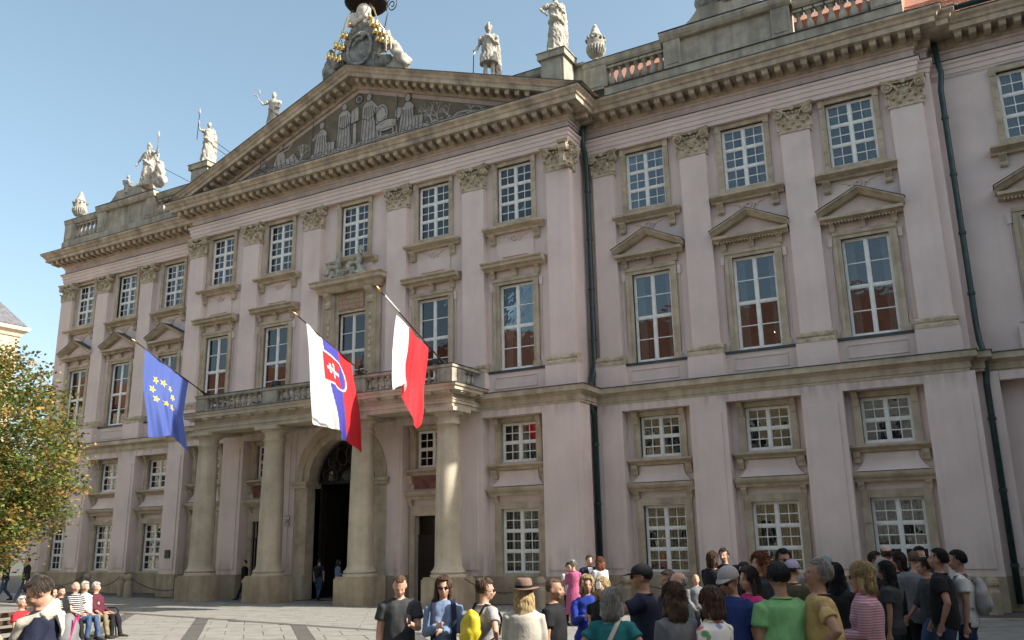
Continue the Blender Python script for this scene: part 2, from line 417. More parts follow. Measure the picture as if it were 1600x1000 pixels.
def capital_mb(w):
    # composite capital, top at z=.95, wall side y=+.25, front face y=0
    c = MB(); h = w/2
    c.box(-h-.035, h+.035, -.035, .24, 0, .05); c.box(-h-.015, h+.015, -.015, .24, .05, .09)
    c.prism_y([(-h, .09), (h, .09), (h*1.0, .45), (h*1.12, .78), (-h*1.12, .78), (-h*1.0, .45)], .02, .24)
    for i in range(3): leafy(c, -h*.68+h*.68*i, .02, .09, w*.30, .27, .09)
    for i in range(2): leafy(c, -h*.36+h*.72*i, .015, .16, w*.32, .40, .13)
    for sx in (-1, 1): leafy(c, sx*h*1.02, .03, .12, w*.24, .36, .12)
    # volutes: spirals of shrinking turns
    for sx in (-1, 1):
        cx, cz = sx*(h*.98), .70
        pts = []; rad = []
        for i in range(34):
            t = i/33; a = math.pi/2 + sx*-1*(t*4.2*math.pi); rr = .16*(1-t)**.8+.012
            pts.append((cx+rr*math.cos(a), -.10-.03*t, cz+rr*math.sin(a))); rad.append(.026*(1-.5*t))
        c.tube(pts, rad, 6, side=(0,1,0))
        c.ball((cx, -.12, cz), (.045, .04, .045), 8, 6)
        c.lathe_y(cx, cz, .15, -.09, .2) if hasattr(c, 'lathe_y') else None
        c.prism_y([(cx+.15*math.cos(2*math.pi*k/12), cz+.15*math.sin(2*math.pi*k/12)) for k in range(12)][::-1], -.085, .22)
        c.tube([(sx*h*.25, .0, .52), (sx*h*.5, -.05, .66), (sx*h*.8, -.09, .84)], [.03, .035, .03], 6)
    # egg band, abacus with rosette
    for i in range(5): c.ball((-h*.52+h*.26*i, -.01, .72), (.05, .05, .06), 8, 6)
    c.prism_z([(-h-.16, -.16), (-h*.5, -.06), (0, -.03), (h*.5, -.06), (h+.16, -.16), (h+.16, .24), (-h-.16, .24)], .84, .90)
    c.prism_z([(-h-.19, -.19), (-h*.5, -.09), (0, -.06), (h*.5, -.09), (h+.19, -.19), (h+.19, .24), (-h-.19, .24)], .90, .95)
    c.ball((0, -.1, .84), (.09, .06, .09), 10, 6)
    for k in range(6): c.ball((.07*math.cos(k*1.047), -.13, .84+.07*math.sin(k*1.047)), .03, 6, 4)
    return c
cap_me = mesh_of('capital', capital_mb(.95), CAPM)
cap_me2 = mesh_of('capital', capital_mb(.82), CAPM)
PIL = [(-43.55, 0), (-40.5, 0), (-36.98, 0), (-33.3, 0), (-31.65, -PY), (-28.15, -PY), (-24.55, -PY), (-20.05, -PY), (-16.45, -PY), (-12.8, -PY),
       (-11.62, 0), (-8.18, 0), (-4.65, 0), (-1.22, 0)]
for x, y in PIL:
    w = .82 if x in (-11.62, -33.3) else .95
    h = w/2; fy = y - .25
    p = part('pilaster', MB().box(x-h, x+h, fy, y+.05, 8.28, 15.14), PINK, pal)
    part('pilaster_pedestal', MB().box(x-h-.13, x+h+.13, fy-.2, y+.05, 7.14, 7.92), PINK, p)
    part('pilaster_base', MB().prism_x([(y+.05,7.92),(fy-.21,7.92),(fy-.21,8.03),(fy-.15,8.06),(fy-.09,8.09),(fy-.13,8.14),(fy-.13,8.22),(fy-.03,8.28),(y+.05,8.28)], x-h-.11, x+h+.11), CAPM, p)
    put('capital', cap_me if w > .9 else cap_me2, p, (x, fy, 15.145))
    if x == -12.8:
        o = put('capital', cap_me2, p, (x+h, fy+.1, 15.145), rotz=math.pi/2)
# right end step of the wing
part('pilaster', MB().box(-.74, -.46, .02, .6, 7.14, 16.1), PINK, pal)

# ---- windows
def bars(mb, hw, z0, z1, blocks, cols, sub, dy=0.0):
    H = z1-z0; fr = .062
    mb.box(-hw, -hw+fr, dy, dy+.09, z0, z1); mb.box(hw-fr, hw, dy, dy+.09, z0, z1)
    mb.box(-hw+fr, hw-fr, dy, dy+.09, z0, z0+fr); mb.box(-hw+fr, hw-fr, dy, dy+.09, z1-fr, z1)
    mb.box(-.045, .045, dy-.015, dy+.085, z0+fr, z1-fr)
    iz0, iz1 = z0+fr, z1-fr; bh = (iz1-iz0)/blocks
    cells = []
    for b in range(blocks):
        if b: mb.box(-hw+fr, hw-fr, dy-.005+.0003*b, dy+.08, iz0+b*bh-.033, iz0+b*bh+.033)
        for s in (-1, 1):
            xa, xb = (-hw+fr, -.045) if s < 0 else (.045, hw-fr)
            za, zb = iz0+b*bh+.033*(b > 0), iz0+(b+1)*bh-.033*(b < blocks-1)
            # casement rails
            mb.box(xa, xa+.026, dy+.01, dy+.07, za, zb); mb.box(xb-.03, xb, dy+.01, dy+.07, za, zb)
            mb.box(xa+.03, xb-.03, dy+.01, dy+.07, za, za+.03); mb.box(xa+.03, xb-.03, dy+.01, dy+.07, zb-.03, zb)
            xa += .03; xb -= .03; za += .03; zb -= .03
            sc, sr = sub; t = .0125
            for i in range(1, sc): mb.box(xa+(xb-xa)*i/sc-t, xa+(xb-xa)*i/sc+t, dy+.02, dy+.06, za, zb)
            for j in range(1, sr):
                zc = za+(zb-za)*j/sr; mb.box(xa, xb, dy+.024, dy+.056, zc-t-.004, zc+t+.004)
            for i in range(sc):
                for j in range(sr):
                    cells.append((xa+(xb-xa)*(i+.5)/sc, za+(zb-za)*(j+.5)/sr, (xb-xa)/sc, (zb-za)/sr))
    return cells
WK = {}
def window_kind(kind, hw, z, blocks, sub):
    mb = MB(); cells = bars(mb, hw, 0, z[1]-z[0], blocks, 2, sub)
    fr_me = mesh_of('window', mb, WHITE)
    w = max(c[2] for c in cells)-.012; h = max(c[3] for c in cells)-.012
    pm = MB().box(-w/2, w/2, -.003, .003, -h/2, h/2); pane_me = mesh_of('pane', pm, GLASS)
    allp = MB()
    for c in cells: allp.box(c[0]-w/2, c[0]+w/2, .037, .043, c[1]-h/2, c[1]+h/2)
    H = z[1]-z[0]
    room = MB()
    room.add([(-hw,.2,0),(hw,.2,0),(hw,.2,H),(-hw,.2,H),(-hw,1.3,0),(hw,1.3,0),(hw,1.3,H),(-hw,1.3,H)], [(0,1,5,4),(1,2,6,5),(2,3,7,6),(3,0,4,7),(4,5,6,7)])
    cur = MB()
    for s in (-1, 1):
        n = 14; v = []
        for i in range(n+1):
            t = i/n; xx = s*(hw-.02-t*hw*.42); yy = .30+.03*math.sin(i*2.1)
            v += [(xx, yy, .02), (xx + s*.0, yy, H-.02)]
        cur.add(v, [(2*i, 2*i+2, 2*i+3, 2*i+1) for i in range(n)])
    WK[kind] = dict(fr=fr_me, pane=pane_me, panes=mesh_of('panes', allp, GLASS), cells=cells,
                    room=mesh_of('window_interior', room, DARK), cur=mesh_of('curtain', cur, CURT))
window_kind('upper', HW3, Z3, 3, (2, 2)); window_kind('piano', HW2, Z2, 2, (1, 2))
window_kind('mezz', HW1, Z1, 2, (2, 2)); window_kind('ground', HW0, Z0, 3, (2, 2))
# piano grid is 4 rows: 2 blocks of 2 panes
gr = MB()
for i in range(13):
    x = -.66+.11*i; gr.tube([(x, .075, .05), (x, .075, 2.1)], .013, 4)
for zc in (.45, 1.75):
    for cxx in (-.5, -.17, .17, .5):
        q = .1
        gr.tube([(cxx-q,.06,zc-q),(cxx-q,.06,zc+q),(cxx+q,.06,zc+q),(cxx+q,.06,zc-.03),(cxx,.06,zc-.03),(cxx,.06,zc+.04)], .014, 4)
        gr.tube([(cxx-q,.06,zc-q-.08),(cxx+q,.06,zc-q-.08),(cxx+q,.06,zc+.2)], .014, 4)
        gr.tube([(cxx+.08*math.cos(t*.5), .06, zc+.25+.08*math.sin(t*.5)) for t in range(0, 13)], .011, 4)
grille_me = mesh_of('window_grille', gr, GRILLE)
SEP = {('upper', k) for k in ('C5', 'W1', 'W2', 'W3', 'E')} | {('piano', k) for k in ('C2', 'C3', 'C4', 'C5', 'W1', 'W2', 'W3')} | \
      {('mezz', k) for k in ('W1', 'W2', 'W3')} | {('ground', k) for k in ('W1', 'W2', 'W3')}
def window(kind, key, x, y, z, parent=None):
    K = WK[kind]
    w = put('window', K['fr'], pal, (x, y+.1, z))
    if (kind, key) in SEP:
        for cx, cz, _, _ in K['cells']:
            o = put('pane', K['pane'], w, (x+cx, y+.14, z+cz)); o.rotation_euler = (R(random.uniform(-.25, .25)), 0, R(random.uniform(-.35, .35)))
    else: put('panes', K['panes'], w, (x, y+.1, z), kind='stuff')
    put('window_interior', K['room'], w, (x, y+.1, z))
    if kind in ('upper', 'piano'): put('curtain', K['cur'], w, (x, y+.1, z))
    if kind == 'ground': put('window_grille', grille_me, w, (x, y+.1, z))
    return w
# surrounds (local coords: x centred, y=0 wall plane, z absolute minus base), one mesh per kind
def surround_upper():
    s = MB(); b = .92
    z0, z1 = 13.44, 16.08
    for a in (-1, 1):
        s.box(min(a*b, a*HW3), max(a*b, a*HW3), -.09, .1, z0, z1)
        s.box(min(a*(b-.14), a*(b+.02)), max(a*(b-.14), a*(b+.02)), -.125, -.09, 15.82, 16.09)
        for i in range(5): s.box(min(a*(b-.11), a*(b-.05)), max(a*(b-.11), a*(b-.05)), -.11, -.09, 13.8+.42*i, 13.9+.42*i)
    s.box(-HW3, HW3, -.088, .1, 15.93, z1); s.box(-HW3, HW3, -.08, .12, 13.44, 13.68)
    return s
def sill_mb(hw, ztop, h, dep):
    return MB().prism_x([(0, ztop-h), (-dep*.35, ztop-h), (-dep*.45, ztop-h*.7), (-dep*.8, ztop-h*.45), (-dep, ztop-h*.3), (-dep, ztop), (0, ztop+.02)], -hw, hw)
def bracket_mb(x, w, ztop, h, dep):
    b = MB()
    for k in (-1, 0, 1):
        c = x+k*w*.34
        b.prism_x([(0, ztop-h), (-dep*.35, ztop-h), (-dep*.5, ztop-h*.85), (-dep*.4, ztop-h*.6), (-dep*.75, ztop-h*.3), (-dep, ztop-h*.1), (-dep, ztop), (0, ztop)], c-w*.15, c+w*.15)
    b.box(x-w/2, x+w/2, -dep*.3, 0, ztop-h+.002, ztop-.002)
    return b
def ring(mb, cx, cz, r, t, y=-.035, a0=0, a1=2*math.pi, n=20):
    mb.tube([(cx+r*math.cos(a0+(a1-a0)*i/n), y, cz+r*math.sin(a0+(a1-a0)*i/n)) for i in range(n+1)], t, 6, side=(0,1,0))
ME = {}
ME['su'] = mesh_of('window_surround', surround_upper(), STONE)
ME['sill'] = mesh_of('sill', sill_mb(1.24, 13.43, .24, .40), STONE)
b = bracket_mb(-.93, .22, 13.19, .38, .26); b2 = bracket_mb(.93, .22, 13.19, .38, .26); ME['br1'] = mesh_of('bracket', bracket_mb(0, .22, 0, .38, .26), STONE)
sc = MB(); ring(sc, 0, 12.98, .19, .032, a0=math.pi*.95, a1=math.pi*2.05); ring(sc, 0, 12.99, .09, .022)
for a in (-1, 1): sc.tube([(a*.17,-.02,13.02),(a*.3,-.02,12.98),(a*.34,-.02,13.06),(a*.5,-.02,13.08),(a*.54,-.02,13.13),(a*.74,-.02,13.14)], .02, 5)
ME['scroll'] = mesh_of('scroll_relief', sc, PINK)
sc = MB().box(-.78, .78, -.05, 0, 12.28, 12.82)
for a in (-1, 1): sc.prism_y([(a*.5, 12.2), (a*.74, 12.12), (a*.82, 12.2), (a*.82, 12.28), (a*.55, 12.28)][::a], -.06, 0)
ME['apanel'] = mesh_of('apron_panel', sc, PINK)
sp = MB()
for a in (-1, 1):
    for (i, j, yy) in ((HW2, .83, -.07), (.83, .95, -.11)): sp.box(min(a*i, a*j), max(a*i, a*j), yy, .1, 8.0, 11.21)
    sp.box(min(a*.70, a*1.0), max(a*.70, a*1.0), -.13, -.11, 7.98, 8.22)
sp.box(-.95, .95, -.11, .1, 11.33, 11.45); sp.box(-.95, .95, -.07, .1, 11.21, 11.33)
ME['sp'] = mesh_of('window_surround', sp, STONE)
for a in (-1, 1):
    ears = MB()
    ears.box(min(a*.97, a*1.1), max(a*.97, a*1.1), -.07, 0, 11.0, 11.3); ears.tube([(a*1.03,-.03,11.0),(a*1.03,-.03,10.6)], .025, 6)
    ears.tube([(a*1.03,-.03,10.6),(a*1.03,-.03,8.4)], .018, 5); ears.prism_y([(a*.97, 8.0), (a*1.2, 8.0), (a*1.02, 8.4), (a*.97, 8.6)][::a], -.05, 0)
    ME['ears%d' % a] = mesh_of('surround_ear', ears, PINK)

fh = MB().prism_x([(0,11.75),(-.2,11.75),(-.26,11.82),(-.42,11.86),(-.42,11.95),(-.5,12.0),(-.5,12.04),(0,12.08)], -1.28, 1.28)
ME['hood'] = mesh_of('flat_hood', fh, STONE)
for nm, w_ in (('hb', .17),): ME[nm] = mesh_of('hood_bracket', MB().prism_x([(0,0),(-.1,0),(-.14,.08),(-.12,.14),(-.22,.24),(-.22,.28),(0,.28)], -w_/2, w_/2), STONE)
ph = MB().prism_x([(0,11.75),(-.2,11.75),(-.26,11.82),(-.40,11.84),(-.40,11.94),(0,11.97)], -1.25, 1.25)
for a in (-1, 1):
    nn = 12
    pr = [(-.0, 0), (-.3, 0), (-.36, .05), (-.42, .10), (-.5, .14), (-.5, .19), (0, .21)]
    xa, xb = a*1.30, 0.0
    v = []
    for xx, zz in ((xa, 11.93), (xb, 12.56)):
        v += [(xx, y, zz+z) for y, z in pr]
    n = len(pr); f = [(i, (i+1) % n, (i+1) % n+n, i+n) for i in range(n)] + [tuple(range(n)), tuple(range(n, 2*n))[::-1]]
    if a > 0: f = [g[::-1] for g in f]
    ph.add(v, f)
for i in range(22): ph.box(-1.1+.1*i, -1.05+.1*i, -.30, -.05, 11.7, 11.75)
ME['ped'] = mesh_of('pediment_hood', ph, STONE)
ME['pedt'] = mesh_of('hood_tympanum', MB().prism_y([(-1.2, 11.965), (1.2, 11.965), (0, 12.55)], -.08, 0), PINK)
fl_ = MB()
for a in (-1, 1): fl_.add([(a*1.33,0,12.146),(a*1.33,-.53,12.126),(0,-.53,12.756),(0,0,12.776)], [(0,1,2,3)])
ME['pedfl'] = mesh_of('hood_flashing', fl_, LEAD)
pp = MB().box(-1.25, 1.25, -.14, 0, 7.16, 7.9); 
for (a, b_, c, d) in ((-.85, .85, 7.33, 7.355), (-.85, .85, 7.72, 7.745), (-.85, -.825, 7.33, 7.745), (.825, .85, 7.33, 7.745)): pp.box(a, b_, -.165, -.14, c, d)
ME['ppanel'] = mesh_of('apron_panel', pp, PINK)
ME['psill'] = mesh_of('sill', MB().box(-1.27, 1.27, -.18, 0.1, 7.902, 7.99), LEAD)
mz = MB()
for a in (-1, 1):
    mz.box(min(a*HW1, a*.93), max(a*HW1, a*.93), -.1, .1, 4.66, 6.28)
    mz.prism_x([(0, 5.85), (-.14, 5.85), (-.17, 5.95), (-.15, 6.05), (-.26, 6.2), (-.26, 6.29), (0, 6.29)], min(a*.74, a*.92), max(a*.74, a*.92))
mz.box(-HW1, HW1, -.06, .1, 6.11, 6.28)
ME['mz'] = mesh_of('window_surround', mz, STONE)
ME['mzsill'] = mesh_of('sill', sill_mb(1.13, 4.66, .2, .34), STONE)
ME['mbr'] = mesh_of('bracket', MB().prism_x([(0,0),(-.1,0),(-.12,.1),(-.2,.2),(-.22,.3),(0,.3)], -.1, .1), STONE)
ap = MB()
v = []; n = 8
for i in range(n+1):
    t = i/n; z = 4.44-.54*t; w = .74+.28*t**2.5; dd = .06+.16*t**2.2
    v += [(-w, -dd, z), (w, -dd, z), (w, 0, z), (-w, 0, z)]
f = []
for i in range(n):
    for k in range(4): f.append((i*4+k, (i+1)*4+k, (i+1)*4+(k+1) % 4, i*4+(k+1) % 4))
f += [(0, 1, 2, 3), (n*4+3, n*4+2, n*4+1, n*4)]
ap.add(v, f); ap.box(-.6, .6, -.09, -.03, 4.18, 4.40)
ME['mapron'] = mesh_of('curved_apron', ap, PINK)
gs = MB()
for a in (-1, 1):
    gs.box(min(a*HW0, a*.97), max(a*HW0, a*.97), -.1, .1, .9, 3.36); gs.box(min(a*.78, a*.92), max(a*.78, a*.92), -.125, -.1, 2.9, 3.3)
    for i in range(3): gs.box(min(a*.8, a*.9), max(a*.8, a*.9), -.12, -.1, 1.3+.55*i, 1.38+.55*i)
gs.box(-HW0, HW0, -.1, .1, 3.13, 3.36); gs.box(-.3, .3, -.12, -.1, 3.2, 3.32); gs.box(-HW0, HW0, -.13, .12, .9, .98)
ME['gs'] = mesh_of('window_surround', gs, STONE)
ME['ghood'] = mesh_of('flat_hood', MB().prism_x([(0,3.58),(-.2,3.58),(-.24,3.66),(-.32,3.72),(-.36,3.78),(-.38,3.86),(0,3.9)], -1.14, 1.14), STONE)
ME['gbr'] = mesh_of('hood_bracket', MB().prism_x([(0,0),(-.12,0),(-.14,.1),(-.2,.18),(-.2,.24),(0,.24)], -.09, .09), STONE)
ME['rail_dark'] = mesh_of('apron_panel', MB().box(-.8, .8, -.06, 0, 3.98, 4.42), REDM)

for k, x in WX.items():
    y = wy(k)
    window('upper', k, x, y, Z3[0])
    s = put('window_surround', ME['su'], pal, (x, y, 0))
    if k != 'C3':
        put('sill', ME['sill'], s, (x, y, 0))
        for a in (-1, 1): put('bracket', ME['br1'], s, (x+a*.93, y, 13.19))
        put('scroll_relief', ME['scroll'], s, (x, y, 0))
        if y < 0: put('apron_panel', ME['apanel'], s, (x, y, 0))
    window('piano', k, x, y, Z2[0])
    if k != 'C3':
        s = put('window_surround', ME['sp'], pal, (x, y, 0)); [put('surround_ear', ME['ears%d' % a], s, (x, y, 0)) for a in (-1, 1)]
        put('flat_hood' if y < 0 else 'pediment_hood', ME['hood'] if y < 0 else ME['ped'], s, (x, y, 0))
        if y == 0: put('hood_tympanum', ME['pedt'], s, (x, y, 0)); put('hood_flashing', ME['pedfl'], s, (x, y, 0))
        for a in (-.93, 0, .93): put('hood_bracket', ME['hb'], s, (x+a, y, 11.468))
        put('apron_panel', ME['ppanel'], s, (x, y, 0)); put('sill', ME['psill'], s, (x, y, 0))
        # mezzanine
        window('mezz', k, x, y, Z1[0])
        s = put('window_surround', ME['mz'], pal, (x, y, 0)); put('sill', ME['mzsill'], s, (x, y, 0))
        for a in (-.95, .95): put('bracket', ME['mbr'], s, (x+a, y, 4.16))
        if k in ('C2', 'C4'): put('apron_panel', ME['rail_dark'], s, (x, y, 0))
        else: put('curved_apron', ME['mapron'], s, (x, y, 0))
        if k in ('C2', 'C4'):
            d = part('side_door', MB().box(x-.7, x-.02, y+.12, y+.2, 0.02, 2.25).box(x+.02, x+.7, y+.12, y+.2, .02, 2.25).box(x-.7, x+.7, y+.1, y+.22, 2.25, 2.33), WOODD, pal)
            part('door_light', MB().box(x-.68, x+.68, y+.14, y+.16, 2.33, 3.0), GLASS, d)
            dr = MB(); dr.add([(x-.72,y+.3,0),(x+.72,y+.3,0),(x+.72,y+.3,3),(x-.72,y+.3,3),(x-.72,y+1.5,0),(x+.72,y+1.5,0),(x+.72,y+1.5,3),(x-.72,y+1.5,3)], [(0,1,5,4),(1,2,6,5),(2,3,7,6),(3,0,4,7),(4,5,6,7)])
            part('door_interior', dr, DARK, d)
            sd = MB()
            for a in (-1, 1): sd.box(min(x+a*.72, x+a*.95), max(x+a*.72, x+a*.95), y-.1, y+.1, 0, 3.36)
            sd.box(x-.72, x+.72, y-.1, y+.1, 3.0, 3.36)
            s = part('door_surround', sd, STONE, pal)
        else:
            window('ground', k, x, y, Z0[0])
            s = put('window_surround', ME['gs'], pal, (x, y, 0))
        put('flat_hood', ME['ghood'], s, (x, y, 0))
        for a in (-.92, .92): put('hood_bracket', ME['gbr'], s, (x+a, y, 3.338))
for i, x in enumerate(EX3[:3]):
    y = .6
    window('upper', 'E' if i == 0 else 'x', x, y, Z3[0]); s = put('window_surround', ME['su'], pal, (x, y, 0)); put('sill', ME['sill'], s, (x, y, 0))
    for a in (-1, 1): put('bracket', ME['br1'], s, (x+a*.93, y, 13.19))
    window('piano', 'x', x, y, Z2[0]); s = put('window_surround', ME['sp'], pal, (x, y, 0)); [put('surround_ear', ME['ears%d' % a], s, (x, y, 0)) for a in (-1, 1)]
    put('pediment_hood', ME['ped'], s, (x, y, 0)); put('hood_tympanum', ME['pedt'], s, (x, y, 0)); put('hood_flashing', ME['pedfl'], s, (x, y, 0)); put('apron_panel', ME['ppanel'], s, (x, y, 0))
    window('ground', 'x', x, y, Z0[0]); s = put('window_surround', ME['gs'], pal, (x, y, 0))

# lit chandelier inside the piano window of the right wing
x = WX['W2']
ch = MB()
for i, (a, b_, c) in enumerate(((.35, .9, 8.75), (.47, .95, 8.9), (.58, 1.0, 8.98), (.3, .85, 8.68), (.5, 1.05, 8.72))): ch.ball((x+a, b_, c), .028, 6, 5)
CHM = mat('lit_bulbs', (1, .8, .4), emit=(1, .62, .22, 12))
part('chandelier', ch, CHM, pal)

# ---- centre window C3: tall surround with inscription and flat hood
x = WX['C3']; y = -PY
s3 = MB()
for a in (-1, 1):
    s3.box(min(x+a*.71, x+a*.86), max(x+a*.71, x+a*.86), y-.08, y+.1, 8.0, 12.05)
    s3.box(min(x+a*.86, x+a*1.3), max(x+a*.86, x+a*1.3), y-.18, y+.1, 7.98, 12.05)
    s3.box(min(x+a*.95, x+a*1.22), max(x+a*.95, x+a*1.22), y-.23, y-.18, 8.3, 11.5)
    s3.box(min(x+a*1.3, x+a*1.5), max(x+a*1.3, x+a*1.5), y-.1, y+.1, 7.98, 12.05)
s3.box(x-.71, x+.71, y-.08, y+.1, 11.21, 12.05)
s = part('window_surround', s3, STONE, pal)
for a in (-1, 1):
    part('bracket', MB().prism_x([(y-.18,11.45),(y-.3,11.45),(y-.34,11.6),(y-.28,11.75),(y-.46,11.95),(y-.5,12.08),(y-.18,12.08)], x+a*1.09-.14, x+a*1.09+.14), STONE, s)
    o = MB()
    for i in range(7): o.ball((x+a*1.09, y-.25, 10.9-.28*i), (.07, .05, .11), 8, 6)
    part('garland', o, CAPM, s)
part('flat_hood', MB().sweep([(x-1.55, y), (x-1.55, y-.32), (x+1.55, y-.32), (x+1.55, y)], [(-.32, 12.08), (0, 12.08), (.08, 12.18), (.14, 12.3), (.3, 12.38), (.3, 12.5), (.36, 12.56), (.36, 12.6), (-.32, 12.66)]), STONE, s)
ins = part('inscription_panel', MB().box(x-.66, x+.66, y-.12, y-.08, 11.32, 11.98), mat('faded_red_marble', (0.36,0.235,0.185), .8, .15, 4), s)
for i, t in enumerate(('VON MORIBVS C. DE', 'M XXI CARDIN IDI', 'IT PRIMIRC V III')):
    c = bpy.data.curves.new('lettering', 'FONT'); c.body = t; c.size = .19; c.extrude = .004; c.align_x = 'CENTER'; c.space_character = .95
    to = bpy.data.objects.new('lettering', c); COL.objects.link(to)
    bpy.context.view_layer.update()
    me = bpy.data.meshes.new_from_object(to.evaluated_get(bpy.context.evaluated_depsgraph_get()))
    bpy.data.objects.remove(to)
    me.materials.clear(); me.materials.append(mat('faded_gold_letters', (0.62,0.46,0.27), .6, .1, 5))
    me.transform(Matrix.Rotation(math.pi/2, 4, 'X'))
    sx = 1.22 / max(v.co.x for v in me.vertices) / 2
    me.transform(Matrix.Diagonal((sx, 1, 1, 1)))
    put('lettering', me, s, (x, y-.125, 11.79-.2*i))
# upper C3 sill, short pieces either side of the figures
part('sill', MB().prism_x([(y,13.2),(y-.14,13.2),(y-.2,13.3),(y-.36,13.36),(y-.4,13.43),(y,13.45)], x-1.24, x+1.24), STONE, s)
part('curved_apron', MB().prism_y([(x-1.35,12.62),(x+1.35,12.62),(x+1.12,12.8),(x+1.02,13.2),(x-1.02,13.2),(x-1.12,12.8)], y-.12, y), PINK, s)

# ---- arch portal
sa = MB()
def arch_band(mb, r0, r1, y0, y1, n=24, t0=0, t1=math.pi):
    v = []
    for i in range(n+1):
        t = t0+(t1-t0)*i/n; c, q = math.cos(t), math.sin(t)
        v += [(acx+r0*c, y0, az+r0*q), (acx+r1*c, y0, az+r1*q), (acx+r1*c, y1, az+r1*q), (acx+r0*c, y1, az+r0*q)]
    f = []
    for i in range(n):
        for k in range(4): f.append((i*4+k, i*4+(k+1) % 4, (i+1)*4+(k+1) % 4, (i+1)*4+k))
    mb.add(v, f)
y = -PY
arch_band(sa, ar-.0, ar+.28, y-.42, y+.3); arch_band(sa, ar+.28, ar+.62, y-.5, y+.0)
for a in (-1, 1):
    q0, q1 = acx+a*ar, acx+a*(ar+.62)
    sa.box(min(q0, q1), max(q0, q1), y-.46, y+.3, .92, 4.2); sa.box(min(q0, q1)-.03*(a < 0), max(q0, q1)+.03*(a > 0), y-.55, y+.3, 0, .92)
sp_ = part('portal_surround', sa, STONE, pal)
for a in (-1, 1):
    q0, q1 = acx+a*(ar-.02), acx+a*(ar+.72)
    part('impost', MB().box(min(q0,q1), max(q0,q1), y-.56, y+.3, 4.2, 4.33).box(min(q0,q1)-.04, max(q0,q1)+.04, y-.62, y+.3, 4.33, 4.45), STONE, sp_)
part('keystone', MB().prism_y([(acx-.18, 5.95), (acx+.18, 5.95), (acx+.28, 6.5), (acx-.28, 6.5)], y-.66, y-.4), STONE, sp_)
# pink infill between piers and arch at pier plane
m = MB()
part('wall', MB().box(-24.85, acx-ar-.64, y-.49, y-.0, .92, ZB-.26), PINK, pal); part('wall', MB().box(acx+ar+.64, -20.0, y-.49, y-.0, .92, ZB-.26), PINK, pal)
for a in (-1, 1):
    pi_ = MB()
    e = [(acx+a*(ar+.63), 6.3), (acx+a*(ar+.63), 4.45)] + [(acx+a*(ar+.6)*math.cos(t), az+(ar+.6)*math.sin(t)) for t in [math.pi/2*i/10 for i in range(11) if az+(ar+.6)*math.sin(math.pi/2*i/10) < 6.29]]
    e.append((acx+a*.85, 6.3))
    pi_.prism_y(e if a < 0 else e[::-1], y-.47, y-.02)
    part('spandrel', pi_, PINK, pal)
# fanlight tracery
ft = MB(); yf = y+.15
def seg(pts, t=.035): ft.tube([(acx+p[0], yf, az+p[1]) for p in pts], t, 6, side=(0,1,0))
seg([((ar-.03)*math.cos(t*math.pi/24), (ar-.03)*math.sin(t*math.pi/24)) for t in range(25)], .05)
seg([(-ar, -.05), (ar, -.05)], .06)
seg([(.45*math.cos(t*math.pi/12), .45*math.sin(t*math.pi/12)) for t in range(13)])
for k in range(7):
    t = math.pi*(k+.5)/7; cxx, czz = 1.05*math.cos(t), 1.05*math.sin(t)
    seg([(.27*math.cos(q)*1.35*math.cos(t)-.27*math.sin(q)*math.sin(t)*.85+cxx, .27*math.cos(q)*1.35*math.sin(t)+.27*math.sin(q)*math.cos(t)*.85+czz) for q in [i*math.pi/8 for i in range(17)]], .028)
    seg([(1.4*math.cos(t), 1.4*math.sin(t)), ((ar-.03)*math.cos(t), (ar-.03)*math.sin(t))], .028)
ft.ball((acx, yf, az+.18), (.42, .1, .26), 12, 8)
fan = part('fanlight', ft, IRON, pal)
gp = MB(); gp.add([(acx, yf+.02, az)] + [(acx+ar*math.cos(math.pi*i/24), yf+.02, az+ar*math.sin(math.pi*i/24)) for i in range(25)], [(0, i+1, i+2) for i in range(24)])
part('pane', gp, GLASS, fan)
# passage behind the portal: dark vault with open door leaves
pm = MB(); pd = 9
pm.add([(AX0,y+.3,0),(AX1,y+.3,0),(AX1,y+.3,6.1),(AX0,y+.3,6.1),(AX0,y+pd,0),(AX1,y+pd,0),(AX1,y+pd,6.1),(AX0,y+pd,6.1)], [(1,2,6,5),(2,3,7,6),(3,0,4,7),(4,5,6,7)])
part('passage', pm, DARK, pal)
for a in (-1, 1):
    xx = acx+a*(ar-.06)
    d = part('gate_leaf', MB().box(min(xx, xx-a*.08), max(xx, xx-a*.08), y+.3, y+1.85, .02, 4.3), WOODD, pal)
    for j in range(4): part('gate_panel', MB().box(min(xx-a*.08, xx-a*.12), max(xx-a*.08, xx-a*.12), y+.45, y+1.7, .3+1.0*j, 1.1+1.0*j), WOODD, d)
# ---- portico
CY = -3.3
COLX = (-28.15, -24.5, -20.15, -16.45)
colm = MB().lathe([(.60,.95),(.60,1.03),(.57,1.05)]+[(.53+.055*math.sin(math.pi*i/6), 1.05+.12*i/6) for i in range(7)]+[(.50,1.2),(.47,1.28)]+
                  [(.455-.075*(i/12)**1.6, 1.3+4.62*i/12) for i in range(13)]+[(.43,5.94),(.43,6.0),(.385,6.02),(.385,6.2),(.41,6.22)]+
                  [(.42+.1*math.sin(math.pi/2*i/4), 6.24+.12*i/4) for i in range(5)], n=40, cap=False)
col_me = mesh_of('portico_column', colm, STONEC, True)
plm = MB().box(-.64, .64, -.64, .64, 0, .12); plm.v = []; plm.f = []
plm.prism_z([(-.64,-.64),(.64,-.64),(.64,.64),(-.64,.64)], 0, .88); plm.prism_z([(-.60,-.60),(.60,-.60),(.60,.60),(-.60,.60)], .881, .95)
pl_me = mesh_of('plinth', plm, SOCLE)
ab_me = mesh_of('abacus', MB().box(-.56, .56, -.56, .56, 6.362, 6.50), STONEC)
